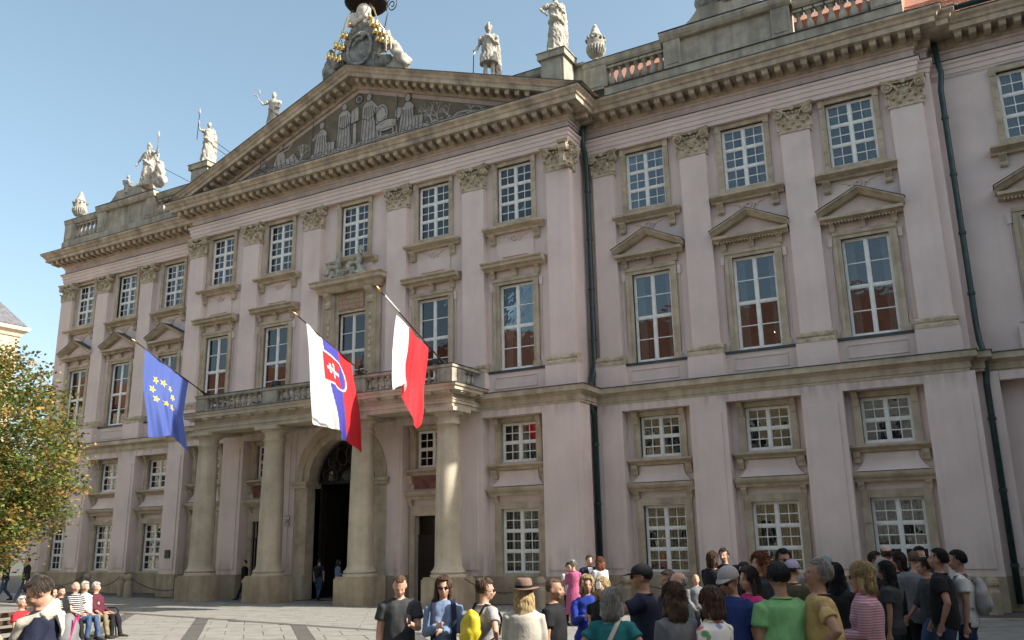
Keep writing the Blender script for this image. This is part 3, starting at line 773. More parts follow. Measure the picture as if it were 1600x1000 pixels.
def egg():
    e = MB()
    for k in range(30):
        a = 2*math.pi*k/30; e.ball((.5*math.cos(a), .5*math.sin(a), 6.32), (.03, .03, .045), 6, 4)
    return e
eg_me = mesh_of('egg_moulding', egg(), STONEC)
for cx in COLX:
    c = put('portico_column', col_me, pal, (cx, CY, 0))
    put('plinth', pl_me, c, (cx, CY, 0)); put('abacus', ab_me, c, (cx, CY, 0)); put('egg_moulding', eg_me, c, (cx, CY, 0))
x0, x1, yf, yb = -28.58, -16.02, CY-.42, -1.93
EP = [(x0, yb), (x0, yf), (x1, yf), (x1, yb)]
ent = part('portico_entablature', MB().sweep(EP, [(-.84,6.504),(0,6.504),(0,6.64),(.04,6.65),(.04,6.74),(.07,6.76),(.07,6.79),(-.84,6.79)])
     .sweep(EP, [(-.84,6.793),(0,6.793),(0,6.98),(.06,7.0),(.1,7.04),(.30,7.05),(.30,7.16),(.35,7.18),(.38,7.26),(-.84,7.27)])
     .box(x0+.84, x1-.84, yf+.84, yb, 6.74, 7.2), STONEC, pal)
part('lead_flashing', MB().sweep(EP, [(-.84,7.274),(.40,7.264),(.40,7.283),(-.84,7.29)]), LEAD, ent)
for cx in COLX:   # beams from column to wall
    part('soffit_beam', MB().box(cx-.4, cx+.4, yf+.84, yb-.0, 6.5, 6.739), STONEC, ent)
mu = mesh_of('mutule', MB().box(-.17, .17, -.24, 0, 0, .05).box(-.15, .15, -.20, 0, -.03, -.001), STONEC)
n = 17
for i in range(n): put('mutule', mu, ent, (x0+.1+(x1-x0-.2)*i/(n-1), yf-.03, 6.99))
for yy in (yf+.3, yf+.95, yf+1.55): put('mutule', mu, ent, (x1+.03, yy, 6.99), rotz=math.pi/2)
# balcony balustrade
def baluster_mb(h, r):
    return MB().box(-r, r, -r, r, 0, h*.1).lathe([(r*.55,h*.1),(r*.95,h*.22),(r*1.0,h*.32),(r*.45,h*.6),(r*.42,h*.75),(r*.75,h*.8),(r*.5,h*.84),(r*.7,h*.92)], n=10, cap=False).box(-r, r, -r, r, h*.9, h)
bal = mesh_of('baluster', baluster_mb(.47, .09), ATTIC)
bb = part('balcony_balustrade', MB().sweep(EP, [(-.30,7.86),(-.02,7.86),(.03,7.90),(.03,7.99),(-.33,7.99),(-.33,7.9)]), ATTIC, pal)
part('bottom_rail', MB().sweep(EP, [(-.26,7.294),(-.03,7.294),(-.03,7.385),(-.26,7.385)]), ATTIC, bb)
part('rail_flashing', MB().sweep(EP, [(-.35,7.994),(.05,7.994),(.05,8.012),(-.35,8.02)]), IRON, bb)
peds = [(x0, x0+.62), (-24.85, -24.15), (-20.5, -19.8), (x1-.62, x1)]
for i, (a, b) in enumerate(peds):
    part('pedestal', MB().box(a, b, yf-.012, yf+.31, 7.3, 7.856).box(a+.1, b-.1, yf-.03, yf-.012, 7.4, 7.78), ATTIC, bb)
    if i == 3: part('pedestal', MB().box(x1-.3, x1+.012, yf+.32, yf+.75, 7.3, 7.855), ATTIC, bb)
for (a, b) in ((peds[0][1], peds[1][0]), (peds[1][1], peds[2][0]), (peds[2][1], peds[3][0])):
    k = round((b-a)/.30)
    for j in range(k): put('baluster', bal, bb, (a+(b-a)*(j+.5)/k, yf+.15, 7.388))
for yy in (yf+.95, yf+1.22, yf+1.5): put('baluster', bal, bb, (x1-.15, yy, 7.388)); put('baluster', bal, bb, (x0+.15, yy, 7.388))

# ---- pediment
HALF, APZ, EZ = 11.0, 21.85, 17.80
sl = (APZ-EZ)/HALF
rp = MB(); rf = MB()
prof = [(-.5, -.70), (.08, -.70), (.14, -.64), (.16, -.42), (.74, -.42), (.74, -.26), (.80, -.22), (.84, -.14), (.94, -.06), (.96, 0), (-.5, .03)]
yw = -1.67
for a in (-1, 1):
    xe = CX + a*(HALF - .05)
    st = []
    nseg = 14
    for i in range(nseg+1):
        xx = xe + (CX-xe)*i/nseg; zt = APZ - sl*abs(xx-CX)
        st.append([(xx, yw-o, max(zt+h, 17.87 if h < -.5 else 17.86)) for o, h in prof])
    n = len(prof); v = [p for q in st for p in q]
    f = [(i*n+k, i*n+(k+1) % n, (i+1)*n+(k+1) % n, (i+1)*n+k) for i in range(nseg) for k in range(n)] + [tuple(range(n))]
    rp.add(v, f if a < 0 else [g[::-1] for g in f])
    v = []
    for xx in (xe, CX):
        zt = APZ-sl*abs(xx-CX)+.012
        v += [(xx, yw-.985, zt-.03), (xx, yw-.985, zt), (xx, yw+.5, zt+.04)]
    rf.add(v, [(0,1,4,3), (1,2,5,4)])
rk = part('raking_cornice', rp, CORN, pal)
part('raking_flashing', rf, LEAD, rk)
ct = math.atan(sl)
for a in (-1, 1):
    nn = 21
    for i in range(nn):
        xx = CX + a*(.35+.43*i); zt = APZ-sl*abs(xx-CX)
        if zt-.7 < 17.95: continue
        o = put('modillion', mod_me, pal, (xx, yw-.16, zt-.42-.20))
        o.rotation_euler = (0, a*ct, 0)
tm = MB().prism_y([(CX-8.9, 17.9), (CX+8.9, 17.9), (CX, 17.9+sl*8.9)], yw+.02, yw+.3)
tp = part('tympanum', tm, PINKD, pal)
TZ = 18.28; th = 7.25; tapx = TZ+sl*th*1.0
part('fresco_panel', MB().prism_y([(CX-th, TZ), (CX+th, TZ), (CX, tapx)], yw-.01, yw+.02), TYMP, tp)
part('fresco_ledge', MB().box(CX-th-.1, CX+th+.1, yw-.06, yw-.01, TZ-.16, TZ), mat('fresco_ledge_grey', (.33,.31,.28)), tp)
# back of pediment (gable roof behind)
gb = MB().add([(CX-HALF, yw+.4, EZ), (CX, yw+.4, APZ-.05), (CX+HALF, yw+.4, EZ), (CX-HALF, 6, EZ), (CX, 6, APZ-.05), (CX+HALF, 6, EZ)], [(0,1,4,3), (1,2,5,4), (0,2,1)])
part('pediment_roof', gb, LEAD, pal)
# generic relief figures: flat pieces a couple of centimetres thick, with incised fold lines
def figure(cx, z0, h, kind, seed):
    rnd = random.Random(seed); g = MB(); L = MB(); y1 = yw-.012
    def poly(p, t=.03): 
        s_ = sum(p[i][0]*p[(i+1) % len(p)][1]-p[(i+1) % len(p)][0]*p[i][1] for i in range(len(p)))
        g.prism_y(p if s_ > 0 else p[::-1], y1-t, y1)
        L.tube([(q[0], y1-t-.002, q[1]) for q in p+p[:1]], .016, 4, side=(0,1,0))
    def ell(x, z, a, b, t=.04, n=12): poly([(x+a*math.cos(2*math.pi*k/n), z+b*math.sin(2*math.pi*k/n)) for k in range(n)], t)
    def stroke(p, w=.02): L.tube([(q[0], y1-.045, q[1]) for q in p], w, 4, side=(0,1,0))
    def limb(p, w): g.tube([(q[0], y1-.02, q[1]) for q in p], [(.02, w)]*len(p) if False else w, 6, side=(0,1,0))
    if kind in ('robed', 'shield', 'tablet'):
        ell(cx, z0+h*.92, h*.06, h*.075)
        poly([(cx-h*.05,z0+h*.86),(cx+h*.05,z0+h*.86),(cx+h*.14,z0+h*.78),(cx+h*.15,z0+h*.5),(cx+h*.19,z0+h*.02),(cx-h*.18,z0+h*.02),(cx-h*.15,z0+h*.5),(cx-h*.14,z0+h*.78)])
        for k in range(5):
            q = -.13+.065*k; stroke([(cx+h*q*.6, z0+h*.75), (cx+h*(q+.02), z0+h*.4), (cx+h*q*1.2, z0+h*.05)], .012)
        limb([(cx+h*.12,z0+h*.76),(cx+h*.22,z0+h*.62),(cx+h*.3,z0+h*.68)], .045)
        stroke([(cx-h*.15,z0+h*.55),(cx,z0+h*.48),(cx+h*.15,z0+h*.56)], .014)
        if kind == 'shield':
            ell(cx+h*.27, z0+h*.52, h*.15, h*.2, .03, 18); stroke([(cx+h*(.27+.11*math.cos(t)), z0+h*(.52+.15*math.sin(t))) for t in [i*.5 for i in range(13)]], .012)
    elif kind in ('seated', 'seated2'):
        s = 1 if kind == 'seated' else -1
        ell(cx, z0+h*.9, h*.08, h*.1)
        poly([(cx-h*.06,z0+h*.8),(cx+h*.06,z0+h*.8),(cx+h*.17,z0+h*.68),(cx+h*.16,z0+h*.42),(cx+s*h*.42 if s>0 else cx+h*.2,z0+h*.38),(cx+s*h*.40 if s>0 else cx+h*.22,z0+.02),(cx-h*.25,z0+.02),(cx-h*.22,z0+h*.36),(cx-h*.16,z0+h*.66)])
        for k in range(6): stroke([(cx-h*.1+h*.06*k, z0+h*.62), (cx-h*.14+h*.09*k, z0+h*.3), (cx-h*.2+h*.1*k, z0+h*.05)], .012)
        limb([(cx-s*h*.14,z0+h*.7),(cx-s*h*.27,z0+h*.55),(cx-s*h*.3,z0+h*.62)], .04); stroke([(cx-s*h*.33, z0), (cx-s*h*.28, z0+h*1.02)], .022)
    elif kind == 'reclining':
        ell(cx, z0+h*.88, h*.1, h*.12)
        poly([(cx-h*.15,z0+h*.72),(cx+h*.12,z0+h*.76),(cx+h*.25,z0+h*.4),(cx+h*.6,z0+h*.55),(cx+h*.95,z0+h*.1),(cx+h*.9,z0+.02),(cx-h*.4,z0+.02),(cx-h*.3,z0+h*.4)])
        for k in range(5): stroke([(cx-h*.2+h*.2*k, z0+h*.45), (cx-h*.1+h*.2*k, z0+h*.08)], .012)
        limb([(cx+h*.1,z0+h*.7),(cx+h*.35,z0+h*.75),(cx+h*.5,z0+h*.95)], .04)
    elif kind == 'animal':
        ell(cx, z0+h*.55, h*.45, h*.2); ell(cx+h*.48, z0+h*.85, h*.16, h*.2); poly([(cx+h*.25,z0+h*.5),(cx+h*.5,z0+h*.6),(cx+h*.6,z0+h*.8),(cx+h*.35,z0+h*.85)])
        for q in (-.38, -.25, .25, .38): limb([(cx+h*q, z0+h*.5), (cx+h*(q+.03), z0+h*.25), (cx+h*q, z0+.03)], .04)
        limb([(cx-h*.42,z0+h*.6),(cx-h*.6,z0+h*.5),(cx-h*.62,z0+h*.75)], .02); stroke([(cx-h*.3,z0+h*.45),(cx+h*.3,z0+h*.45)], .012)
    elif kind == 'tree':
        def br(x, z, a, l, w, dpt):
            x2, z2 = x+l*math.cos(a), z+l*math.sin(a)
            lim = TZ+sl*(th-abs(x2-CX))-.08
            if z2 > lim: z2 = lim
            g.tube([(x, y1-.01, z), ((x+x2)/2+rnd.uniform(-.03,.03), y1-.015, (z+z2)/2), (x2, y1-.01, z2)], [w, w*.8, w*.6], 5, side=(0,1,0))
            if dpt:
                for q in (-.55, .1, .6): br(x2, z2, a+q+rnd.uniform(-.2,.2), l*.68, w*.6, dpt-1)
        br(cx, z0, 2.0 if seed % 2 else 1.2, h*.38, .06, 3)
    elif kind == 'rocks':
        for k in range(9):
            q = rnd.uniform(-1, 1)*h*1.3; hh = min(rnd.uniform(.12,.3), (TZ+sl*(th-abs(cx+q-CX))-z0)*.6)
            if hh > .05: ell(cx+q, z0+hh*.5, hh*rnd.uniform(.6,1.2), hh*.55, rnd.uniform(.02,.045), 7)
        for k in range(5): q = rnd.uniform(-1,1)*h; stroke([(cx+q, z0+.02), (cx+q+.1, z0+.12), (cx+q+.25, z0+.04)], .012)
    elif kind == 'disc':
        ell(cx, z0, h, h, .03, 20); stroke([(cx+h*.85*math.cos(t), z0+h*.85*math.sin(t)) for t in [i*.5 for i in range(14)]], .012)
        for k in range(3): stroke([(cx-h*.3+h*.3*k, z0-h*.5), (cx-h*.25+h*.28*k, z0+h*.4)], .02)
    elif kind == 'pillar':
        poly([(cx-.11,z0),(cx+.11,z0),(cx+.09,z0+h*.62),(cx-.09,z0+h*.62)]); poly([(cx-.17,z0),(cx+.17,z0),(cx+.17,z0+.1),(cx-.17,z0+.1)], .05)
        poly([(cx-.2,z0+h*.62),(cx+.22,z0+h*.66),(cx+.22,z0+h*.95),(cx+.1,z0+h),(cx-.05,z0+h*.96),(cx-.2,z0+h*.92)], .05); stroke([(cx,z0+h*.65),(cx,z0+h*.95)], .014)
    f_ = part('relief_figure', g, FIG, tp)
    if L.v:
        part('relief_lines', L, LINE, tp)
B0 = TZ+.02
def terrain(x0, x1, seed):
    rnd = random.Random(seed); g = MB(); L = MB(); n = 26
    for layer, hh in ((.035, .34), (.05, .2)):
        top = []
        for i in range(n+1):
            x = x0+(x1-x0)*i/n; lim = (TZ+sl*(th-abs(x-CX))-TZ)*.55
            top.append((x, TZ+max(.01, min(lim, hh*(.6+.5*abs(math.sin(i*1.7+seed+layer*40))+rnd.uniform(-.15,.15))))))
        for p, q in zip(top, top[1:]): g.add([(p[0], yw-.012-layer, TZ), (q[0], yw-.012-layer, TZ), (q[0], yw-.012-layer, q[1]), (p[0], yw-.012-layer, p[1]), (p[0], yw-.01, p[1]), (q[0], yw-.01, q[1])], [(0,1,2,3),(3,2,5,4)])
        L.tube([(p[0], yw-.014-layer, p[1]) for p in top], .012, 4, side=(0,1,0))
    part('relief_ground', g, FIG, tp); part('relief_lines', L, LINE, tp)
terrain(CX-th+.1, -24.9, 1); terrain(-19.6, CX+th-.1, 2); terrain(-24.9, -19.6, 5)
for a in ((-22.15, 20.62, .22, 'disc', 1), (-22.95, B0, 2.35, 'robed', 2), (-22.35, B0, 2.0, 'pillar', 3), (-21.6, B0, 2.45, 'shield', 4), (-20.65, B0, 1.3, 'animal', 5),
          (-19.55, B0, 1.85, 'seated', 6), (-18.2, B0, 1.45, 'tree', 7), (-17.4, B0, 1.0, 'tree', 9), (-18.3, B0, .9, 'rocks', 10), (-16.6, B0, .9, 'tree', 12), (-27.6, B0, .75, 'seated', 22), (-17.9, B0, 1.3, 'tree', 31), (-15.9, B0, .8, 'tree', 33), (-16.4, B0, .8, 'rocks', 13),
          (-24.2, B0, 1.8, 'seated', 14), (-25.5, B0, 1.15, 'tree', 16), (-26.6, B0, 1.3, 'reclining', 18), (-27.5, B0, .6, 'rocks', 19), (-28.3, B0, .5, 'rocks', 20), (-24.9, B0, .4, 'rocks', 21)):
    figure(*a)

# ---- roof balustrades and attic blocks
rb = mesh_of('baluster', baluster_mb(.92, .15), ATTIC)
RB = part('roof_balustrade', MB().box(-11.1, -.9, -.95, -.3, 17.9, 18.32), ATTIC, pal)
part('plinth_flashing', MB().box(-11.1, -.9, -1.0, -.3, 18.322, 18.345), LEAD, RB)
def rail(a, b, y=-.62, z=19.32, par=RB):
    part('rail', MB().prism_x([(y-.18,z),(y-.24,z+.08),(y-.26,z+.18),(y-.28,z+.27),(y+.28,z+.27),(y+.26,z+.18),(y+.2,z)], a, b), ATTIC, par)
    part('rail_flashing', MB().box(a, b, y-.30, y+.30, z+.272, z+.295), LEAD, par)
def ped(a, b, y=-.62, z0=18.35, z1=19.32, d=.25, par=RB):
    part('pedestal', MB().box(a, b, y-d, y+d, z0, z1).box(a+.1, b-.1, y-d-.025, y-d, z0+.12, z1-.1), ATTIC, par)
def balrow(a, b, y=-.62, par=RB, n=7):
    for i in range(n): put('baluster', rb, par, (a+(b-a)*(i+.5)/n, y, 18.36))
def attic(x0, x1, par):
    # solid panel with corner pedestals and a concave stepped top for the sculpture
    part('attic_panel', MB().box(x0+.6, x1-.6, -.80, -.3, 18.35, 19.45), ATTIC, par)
    for a, b in ((x0, x0+.62), (x1-.62, x1)):
        part('pedestal', MB().box(a, b, -.95, -.25, 18.35, 19.45).box(a+.1, b-.1, -.975, -.95, 18.5, 19.33), ATTIC, par)
    part('attic_cap', MB().prism_x([(-.98,19.453),(-1.06,19.55),(-1.1,19.66),(-1.1,19.74),(-.2,19.76),(-.2,19.453)], x0-.1, x1+.1), ATTIC, par)
    part('attic_flashing', MB().box(x0-.12, x1+.12, -1.12, -.2, 19.762, 19.785), LEAD, par)
    cxx = (x0+x1)/2; h = (x1-x0)/2
    pr = [(cxx-h+.35, 19.79)] + [(cxx-h+.35+1.0*t, 19.79+.62*t**2.4) for t in [i/8 for i in range(1, 9)]]
    pr += [(2*cxx-p[0], p[1]) for p in pr[::-1]]
    part('attic_socle', MB().prism_y(pr[::-1], -.92, -.2), ATTIC, par)
ped(-11.95, -11.05); rail(-12.0, -8.85); balrow(-11.05, -8.8); attic(-8.75, -4.3, RB); rail(-4.2, -.85); balrow(-4.25, -1.8); ped(-1.8, -.9)
LB = part('roof_balustrade', MB().box(-43.5, -32.3, -.95, -.3, 17.9, 18.32), ATTIC, pal)
ped(-43.5, -42.7, par=LB); rail(-43.6, -40.65, par=LB); balrow(-42.7, -40.6, par=LB, n=6); attic(-40.55, -36.1, LB); rail(-36.0, -32.3, par=LB); balrow(-36.05, -33.2, par=LB)
# corner pedestals beside the pediment, parapet behind it
CP = part('parapet', MB().box(CX-8.9, CX+8.9, -1.05, -.75, 17.9, 19.5), ATTIC, pal)
rail(CX-8.9, CX+8.9, -.95, 19.5, CP)
for a, b in ((-13.25, -12.3), (-32.3, -31.2)):
    ped(a, b, -1.45, 17.9, 19.6, .42, CP); 
    part('pedestal_cap', MB().box(a-.1, b+.1, -1.98, -.9, 19.602, 19.85).box(a-.14, b+.14, -2.02, -.9, 19.852, 19.88), ATTIC, CP)
part('parapet_return', MB().box(-12.75, -12.35, -1.02, -.4, 17.9, 19.55).box(-12.35, -11.95, -.8, -.4, 17.9, 19.55).box(-12.9, -11.9, -.95, -.35, 19.552, 19.66), ATTIC, CP)

# ---- roofs
r = MB().add([(-45,.4,18.62),(16,.4,18.62),(16,8,23.0),(-45,8,23.0),(16,15,18.6),(-45,15,18.6)], [(0,1,2,3),(3,2,4,5)])
r.v = []; r.f = []
def tiles(mb, x0, x1, y0, z0, y1, z1, step=.33, w=.24):
    L = math.hypot(y1-y0, z1-z0); n = int(L/step); uy, uz = (y1-y0)/L, (z1-z0)/L; ny, nz = -uz, uy
    k = int((x1-x0)/w)
    for i in range(n):
        a, b = i*step, (i+1)*step+.04
        for j in range(k):
            xa = x0+j*w+(.5*w if i % 2 else 0); xb = xa+w*.94; e = .03+random.uniform(0,.015)
            mb.add([(xa, y0+uy*a+ny*e, z0+uz*a+nz*e), (xb, y0+uy*a+ny*e, z0+uz*a+nz*e), (xb, y0+uy*b+ny*.004, z0+uz*b+nz*.004), (xa, y0+uy*b+ny*.004, z0+uz*b+nz*.004),
                    (xa, y0+uy*a, z0+uz*a), (xb, y0+uy*a, z0+uz*a)], [(0,1,2,3), (4,5,1,0)])
rm = MB().add([(-44,.3,18.9),(-1.0,.3,18.9),(-1.0,10,25.69),(-44,10,25.69),(-1.0,20,18.9),(-44,20,18.9)], [(0,1,2,3),(3,2,4,5),(1,4,2),(0,3,5)])
rm.box(-44,-1.0,.3,.5,17.6,18.89)
rf_ = part('roof', rm, ROOF, pal)
tl = MB(); tiles(tl, -12, -1.05, .31, 18.92, 7.0, 18.92+6.69*.70); part('roof_tiles', tl, ROOF, rf_, kind='stuff')
y0, z0 = -.15, 17.93
rm = MB().add([(-1.0,y0,z0),(16,y0,z0),(16,8,z0+6.2),(-1.0,8,z0+6.2),(-1.0,8,z0)], [(0,1,2,3),(0,3,4)])
rf2 = part('roof', rm, ROOF, pal)
tl = MB(); tiles(tl, -1.0, 7, y0, z0+.01, 4.0, z0+.01+3.15); part('roof_tiles', tl, ROOF, rf2, kind='stuff')
gt = MB()
n = 10; v = []
for xx in (.35, 16): v += [(xx, -.42+.11*math.cos(math.pi+math.pi*i/n), 17.98+.11*math.sin(math.pi+math.pi*i/n)) for i in range(n+1)]
gt.add(v, [(i, i+1, i+2+n, i+1+n) for i in range(n)])
for xx in range(0, 12): gt.tube([(.6+.9*xx, -.42+.12*math.cos(math.pi+math.pi*i/6), 17.985+.12*math.sin(math.pi+math.pi*i/6)) for i in range(7)], .015, 4)
part('gutter', gt, PIPE, pal, smooth=True)

# ---- drainpipes
def pipe(pts, r=.095, label=None):
    m = MB(); m.tube(pts, r, 12, side=(0,1,0)); p = part('drainpipe', m, PIPE, pal, smooth=True)
    for i in range(len(pts)-1):
        a, b = Vector(pts[i]), Vector(pts[i+1])
        if abs(a.z-b.z) > 1.5:
            k = int(abs(a.z-b.z)/1.9)
            for j in range(1, k+1):
                q = a.lerp(b, (j-.5)/max(1, k))
                part('pipe_clamp', MB().lathe([(r+.004, q.z-.05), (r+.025, q.z-.04), (r+.025, q.z+.04), (r+.004, q.z+.05)], q.x, q.y, 12), PIPE, p)
pipe([(-12.2,-.62,17.3),(-12.2,-.62,16.9),(-12.2,-.62,16.3),(-12.2,-.5,16.15),(-12.22,-.33,15.6),(-12.22,-.33,8.0),(-12.22,-.6,7.4),(-12.2,-1.02,7.15),(-12.16,-1.02,6.5),(-12.16,-.66,6.2),(-12.16,-.66,.25)])
pipe([(-.2,.3,17.3),(-.16,.28,16.5),(-.12,.22,16.2),(-.2,.22,15.6),(-.22,.22,8.0),(-.2,.1,7.5),(-.15,-.02,7.2),(-.15,-.02,6.5),(-.18,-.02,6.2),(-.18,-.12,.2)], .085)
# ================================================================ GROUND
G1 = mat('plaza_paving', (0.11, 0.105, 0.09), 0.85, 0.15, 1.0, 0.2, 20)
part('plaza', MB().add([(-400,-400,-.012),(400,-400,-.012),(400,400,-.012),(-400,400,-.012)], [(0,1,2,3)]), G1, None, kind='structure')
plaza = bpy.data.objects['plaza']; WLOC['plaza'] = Vector(plaza.location)
SLAB = mat('grey_granite_slab', (0.225, 0.218, 0.195), 0.8, 0.12, 2.2, 0.25, 60, objrand=.11)
SLABD = mat('dark_granite_band', (0.105, 0.10, 0.092), 0.8, 0.12, 2.5, 0.25, 60, objrand=.12)
def clip(poly, a, b, c):      # keep a*x+b*y <= c
    out = []
    for i in range(len(poly)):
        p, q = poly[i], poly[(i+1) % len(poly)]
        dp, dq = a*p[0]+b*p[1]-c, a*q[0]+b*q[1]-c
        if dp <= 0: out.append(p)
        if dp*dq < 0:
            t = dp/(dp-dq); out.append((p[0]+(q[0]-p[0])*t, p[1]+(q[1]-p[1])*t))
    return out
def bline(x): return -8.5-.14*(x+25.4)       # dark joint between the two fields
def area(p): return abs(sum(p[i][0]*p[(i+1) % len(p)][1]-p[(i+1) % len(p)][0]*p[i][1] for i in range(len(p))))/2
def inview(x, y): 
    d_ = math.degrees(math.atan2(x, y+28)); return -64 < d_ < 4
slabs = []
def field(ang, ang2, sa, sb, keep, clips, xr, yr, mat_, org=(-18, -10), jit=True):
    u = (math.cos(R(ang)), math.sin(R(ang))); v = (math.cos(R(ang2)), math.sin(R(ang2)))
    for i in range(-46, 46):
        for j in range(-60, 60):
            off = .5*(j % 2) if jit else 0
            g = .012
            c = [(org[0]+u[0]*a+v[0]*b, org[1]+u[1]*a+v[1]*b) for a, b in (((i+off)*sa+g, j*sb+g), ((i+off+1)*sa-g, j*sb+g), ((i+off+1)*sa-g, (j+1)*sb-g), ((i+off)*sa+g, (j+1)*sb-g))]
            mx, my = sum(p[0] for p in c)/4, sum(p[1] for p in c)/4
            if not (xr[0] < mx < xr[1] and yr[0] < my < yr[1] and inview(mx, my)): continue
            for cl in clips: c = clip(c, *cl)
            if len(c) < 3 or area(c) < .08: continue
            if c and area(c) > 0:
                s_ = sum(c[k][0]*c[(k+1) % len(c)][1]-c[(k+1) % len(c)][0]*c[k][1] for k in range(len(c)))
                if s_ < 0: c = c[::-1]
            dist = math.hypot(mx, my+28)
            slabs.append((dist, c, mat_))
# dark bands running towards the viewer (angle about -44 degrees), drawn first so that the fields are cut around them
BA = R(-44); bn = (-math.sin(BA), math.cos(BA))
bands = [(-21.2, -9.2), (-17.2, -9.5), (-25.2, -8.6), (-13.3, -10.0), (-9.4, -10.5)]
bw = .19
offs = sorted(bn[0]*x+bn[1]*y for x, y in bands)
edges = [-1e9] + offs + [1e9]
for k in range(len(edges)-1):
    cl = [(0.14, 1, -8.5-.14*25.4-.16)]
    if edges[k] > -1e8: cl.append((-bn[0], -bn[1], -(edges[k]+bw)))
    if edges[k+1] < 1e8: cl.append((bn[0], bn[1], edges[k+1]-bw))
    field(19.5, -44, 1.0, .95, None, cl, (-34, 3), (-26, -8), SLAB)
for (x, y), o in zip(bands, [bn[0]*x+bn[1]*y for x, y in bands]):
    for j in range(22):
        a = .0+j*.62; p = [(x+math.cos(BA)*q+bn[0]*w_, y+math.sin(BA)*q+bn[1]*w_) for q, w_ in ((a, -bw+.01), (a+.605, -bw+.01), (a+.605, bw-.01), (a, bw-.01))]
        p = clip(p, .14, 1, -8.5-.14*25.4-.16)
        if len(p) > 2 and inview(p[0][0], p[0][1]) and math.hypot(p[0][0], p[0][1]+28) > 5: slabs.append((math.hypot(p[0][0], p[0][1]+28)-3, p, SLABD))
field(36, -54, 1.5, .62, None, [(-.14, -1, 8.5+.14*25.4-.14)], (-46, 4), (-12, -2.2), SLAB, (-18, -8))
slabs.sort(key=lambda s: s[0])
rest = {}
cnt = 0
for dist, c, m_ in slabs:
    h = random.uniform(-.002, .004)
    if cnt < 297 and dist > 6:
        mb = MB().prism_z(c, -.08, h); part('paving_slab', mb, m_, plaza); cnt += 1
    else: rest.setdefault(m_.name, (MB(), m_))[0].prism_z(c, -.08, h)
for k, (mb, m_) in rest.items(): part('paving_slabs', mb, m_, plaza, kind='stuff')
# joint line + drain slots
jl = MB(); 
for i in range(40):
    xa = -42+i*1.1; jl.prism_z([(xa, bline(xa)-.14), (xa+1.08, bline(xa+1.08)-.14), (xa+1.08, bline(xa+1.08)+.12), (xa, bline(xa)+.12)], -.08, .003)
part('drain_strip', jl, SLABD, plaza, kind='stuff')

# ================================================================ NEIGHBOURING BUILDINGS (reflections, shade, background)
def simple_house(name, x0, x1, y0, y1, h, ridge, wallm, label, floors, face, cols, roofm=ROOF, roof_over=.5):
    cx, cy = (x0+x1)/2, (y0+y1)/2
    e = empty(name, (cx, cy, 0), label, 'building')
    part('wall', MB().box(x0, x1, y0, y1, 0, h), wallm, e)
    o = roof_over; r_ = MB()
    if (x1-x0) > (y1-y0): r_.add([(x0-o,y0-o,h),(x1+o,y0-o,h),(x1+o,y1+o,h),(x0-o,y1+o,h),(x0+2,cy,h+ridge),(x1-2,cy,h+ridge)], [(0,1,5,4),(1,2,5),(2,3,4,5),(3,0,4),(3,2,1,0)])
    else: r_.add([(x0-o,y0-o,h),(x1+o,y0-o,h),(x1+o,y1+o,h),(x0-o,y1+o,h),(cx,y0+2,h+ridge),(cx,y1-2,h+ridge)], [(0,1,4),(1,2,5,4),(2,3,5),(3,0,4,5),(3,2,1,0)])
    part('roof', r_, roofm if roofm is not ROOF or y0 > -50 or x0 < -70 else DROOF, e)
    fh = h/floors
    wm = {}
    for axis, sgn in face:
        L0, L1 = (x0, x1) if axis == 'y' else (y0, y1)
        n = cols if axis == 'y' else max(2, int((L1-L0)/3.2))
        for i in range(n):
            for k in range(floors):
                c = L0+(L1-L0)*(i+.5)/n; z = k*fh+fh*.28
                f_ = MB(); g_ = MB(); H = fh*.5
                f_.box(-.62, .62, -.06, 0, -.08, H+.1); g_.box(-.5, -.03, -.075, -.06, 0, H).box(.03, .5, -.075, -.06, 0, H)
                if (fh,) not in wm: wm[(fh,)] = (mesh_of('window', f_, WHITE), mesh_of('pane', g_, GLASSD))
                a, b_ = wm[(fh,)]
                if axis == 'y': loc = (c, y1 if sgn > 0 else y0, z); rz = math.pi if sgn > 0 else 0
                else: loc = (x1 if sgn > 0 else x0, c, z); rz = math.pi/2 if sgn > 0 else -math.pi/2
                w = put('window', a, e, loc, rotz=rz); p = put('pane', b_, w, loc)
    return e
GLASSD = mat('dark_window_glass', (0.03, 0.035, 0.04), 0.06, 0.1, 2, spec=0.8)
OCHRE = mat('ochre_plaster', (0.58, 0.45, 0.26), 0.9, 0.08, 0.7, 0.2, 20, streak=0.12)
PALE = mat('pale_grey_plaster', (0.62, 0.60, 0.54), 0.9, 0.08, 0.7, 0.2, 20, streak=0.12)
simple_house('townhouse', -60, -34, -54, -41, 15, 7, CREAM, 'cream town house with a red roof across the square, behind the viewer', 4, [('y', 1)], 8)
simple_house('townhouse', -33.8, -12, -54, -40.5, 15.3, 7, OCHRE, 'ochre town house with a red roof across the square, behind the viewer', 4, [('y', 1)], 7)
simple_house('townhouse', -11.8, 12, -55, -41, 14.8, 7.5, PALE, 'pale grey town house with a red roof across the square, behind the viewer', 4, [('y', 1)], 7)
simple_house('side_wing', 15, 30, -12, .3, 16.5, 2.5, PALE, 'tall narrow pale house beside the palace, right of the square', 4, [('x', -1)], 3)
simple_house('side_wing', 15, 30, -40, -12.2, 16, 3, OCHRE, 'long ochre house along the right side of the square', 3, [('x', -1)], 3)
simple_house('townhouse', -90, -62, -30, 4, 13, 5, CREAM, 'cream house with a red roof behind the tree at the left edge', 3, [('x', 1)], 6)
simple_house('townhouse', -104, -60.3, -54, -41, 15, 7.5, CREAM, 'long cream house with a red roof, far left across the square', 4, [('y', 1)], 12)
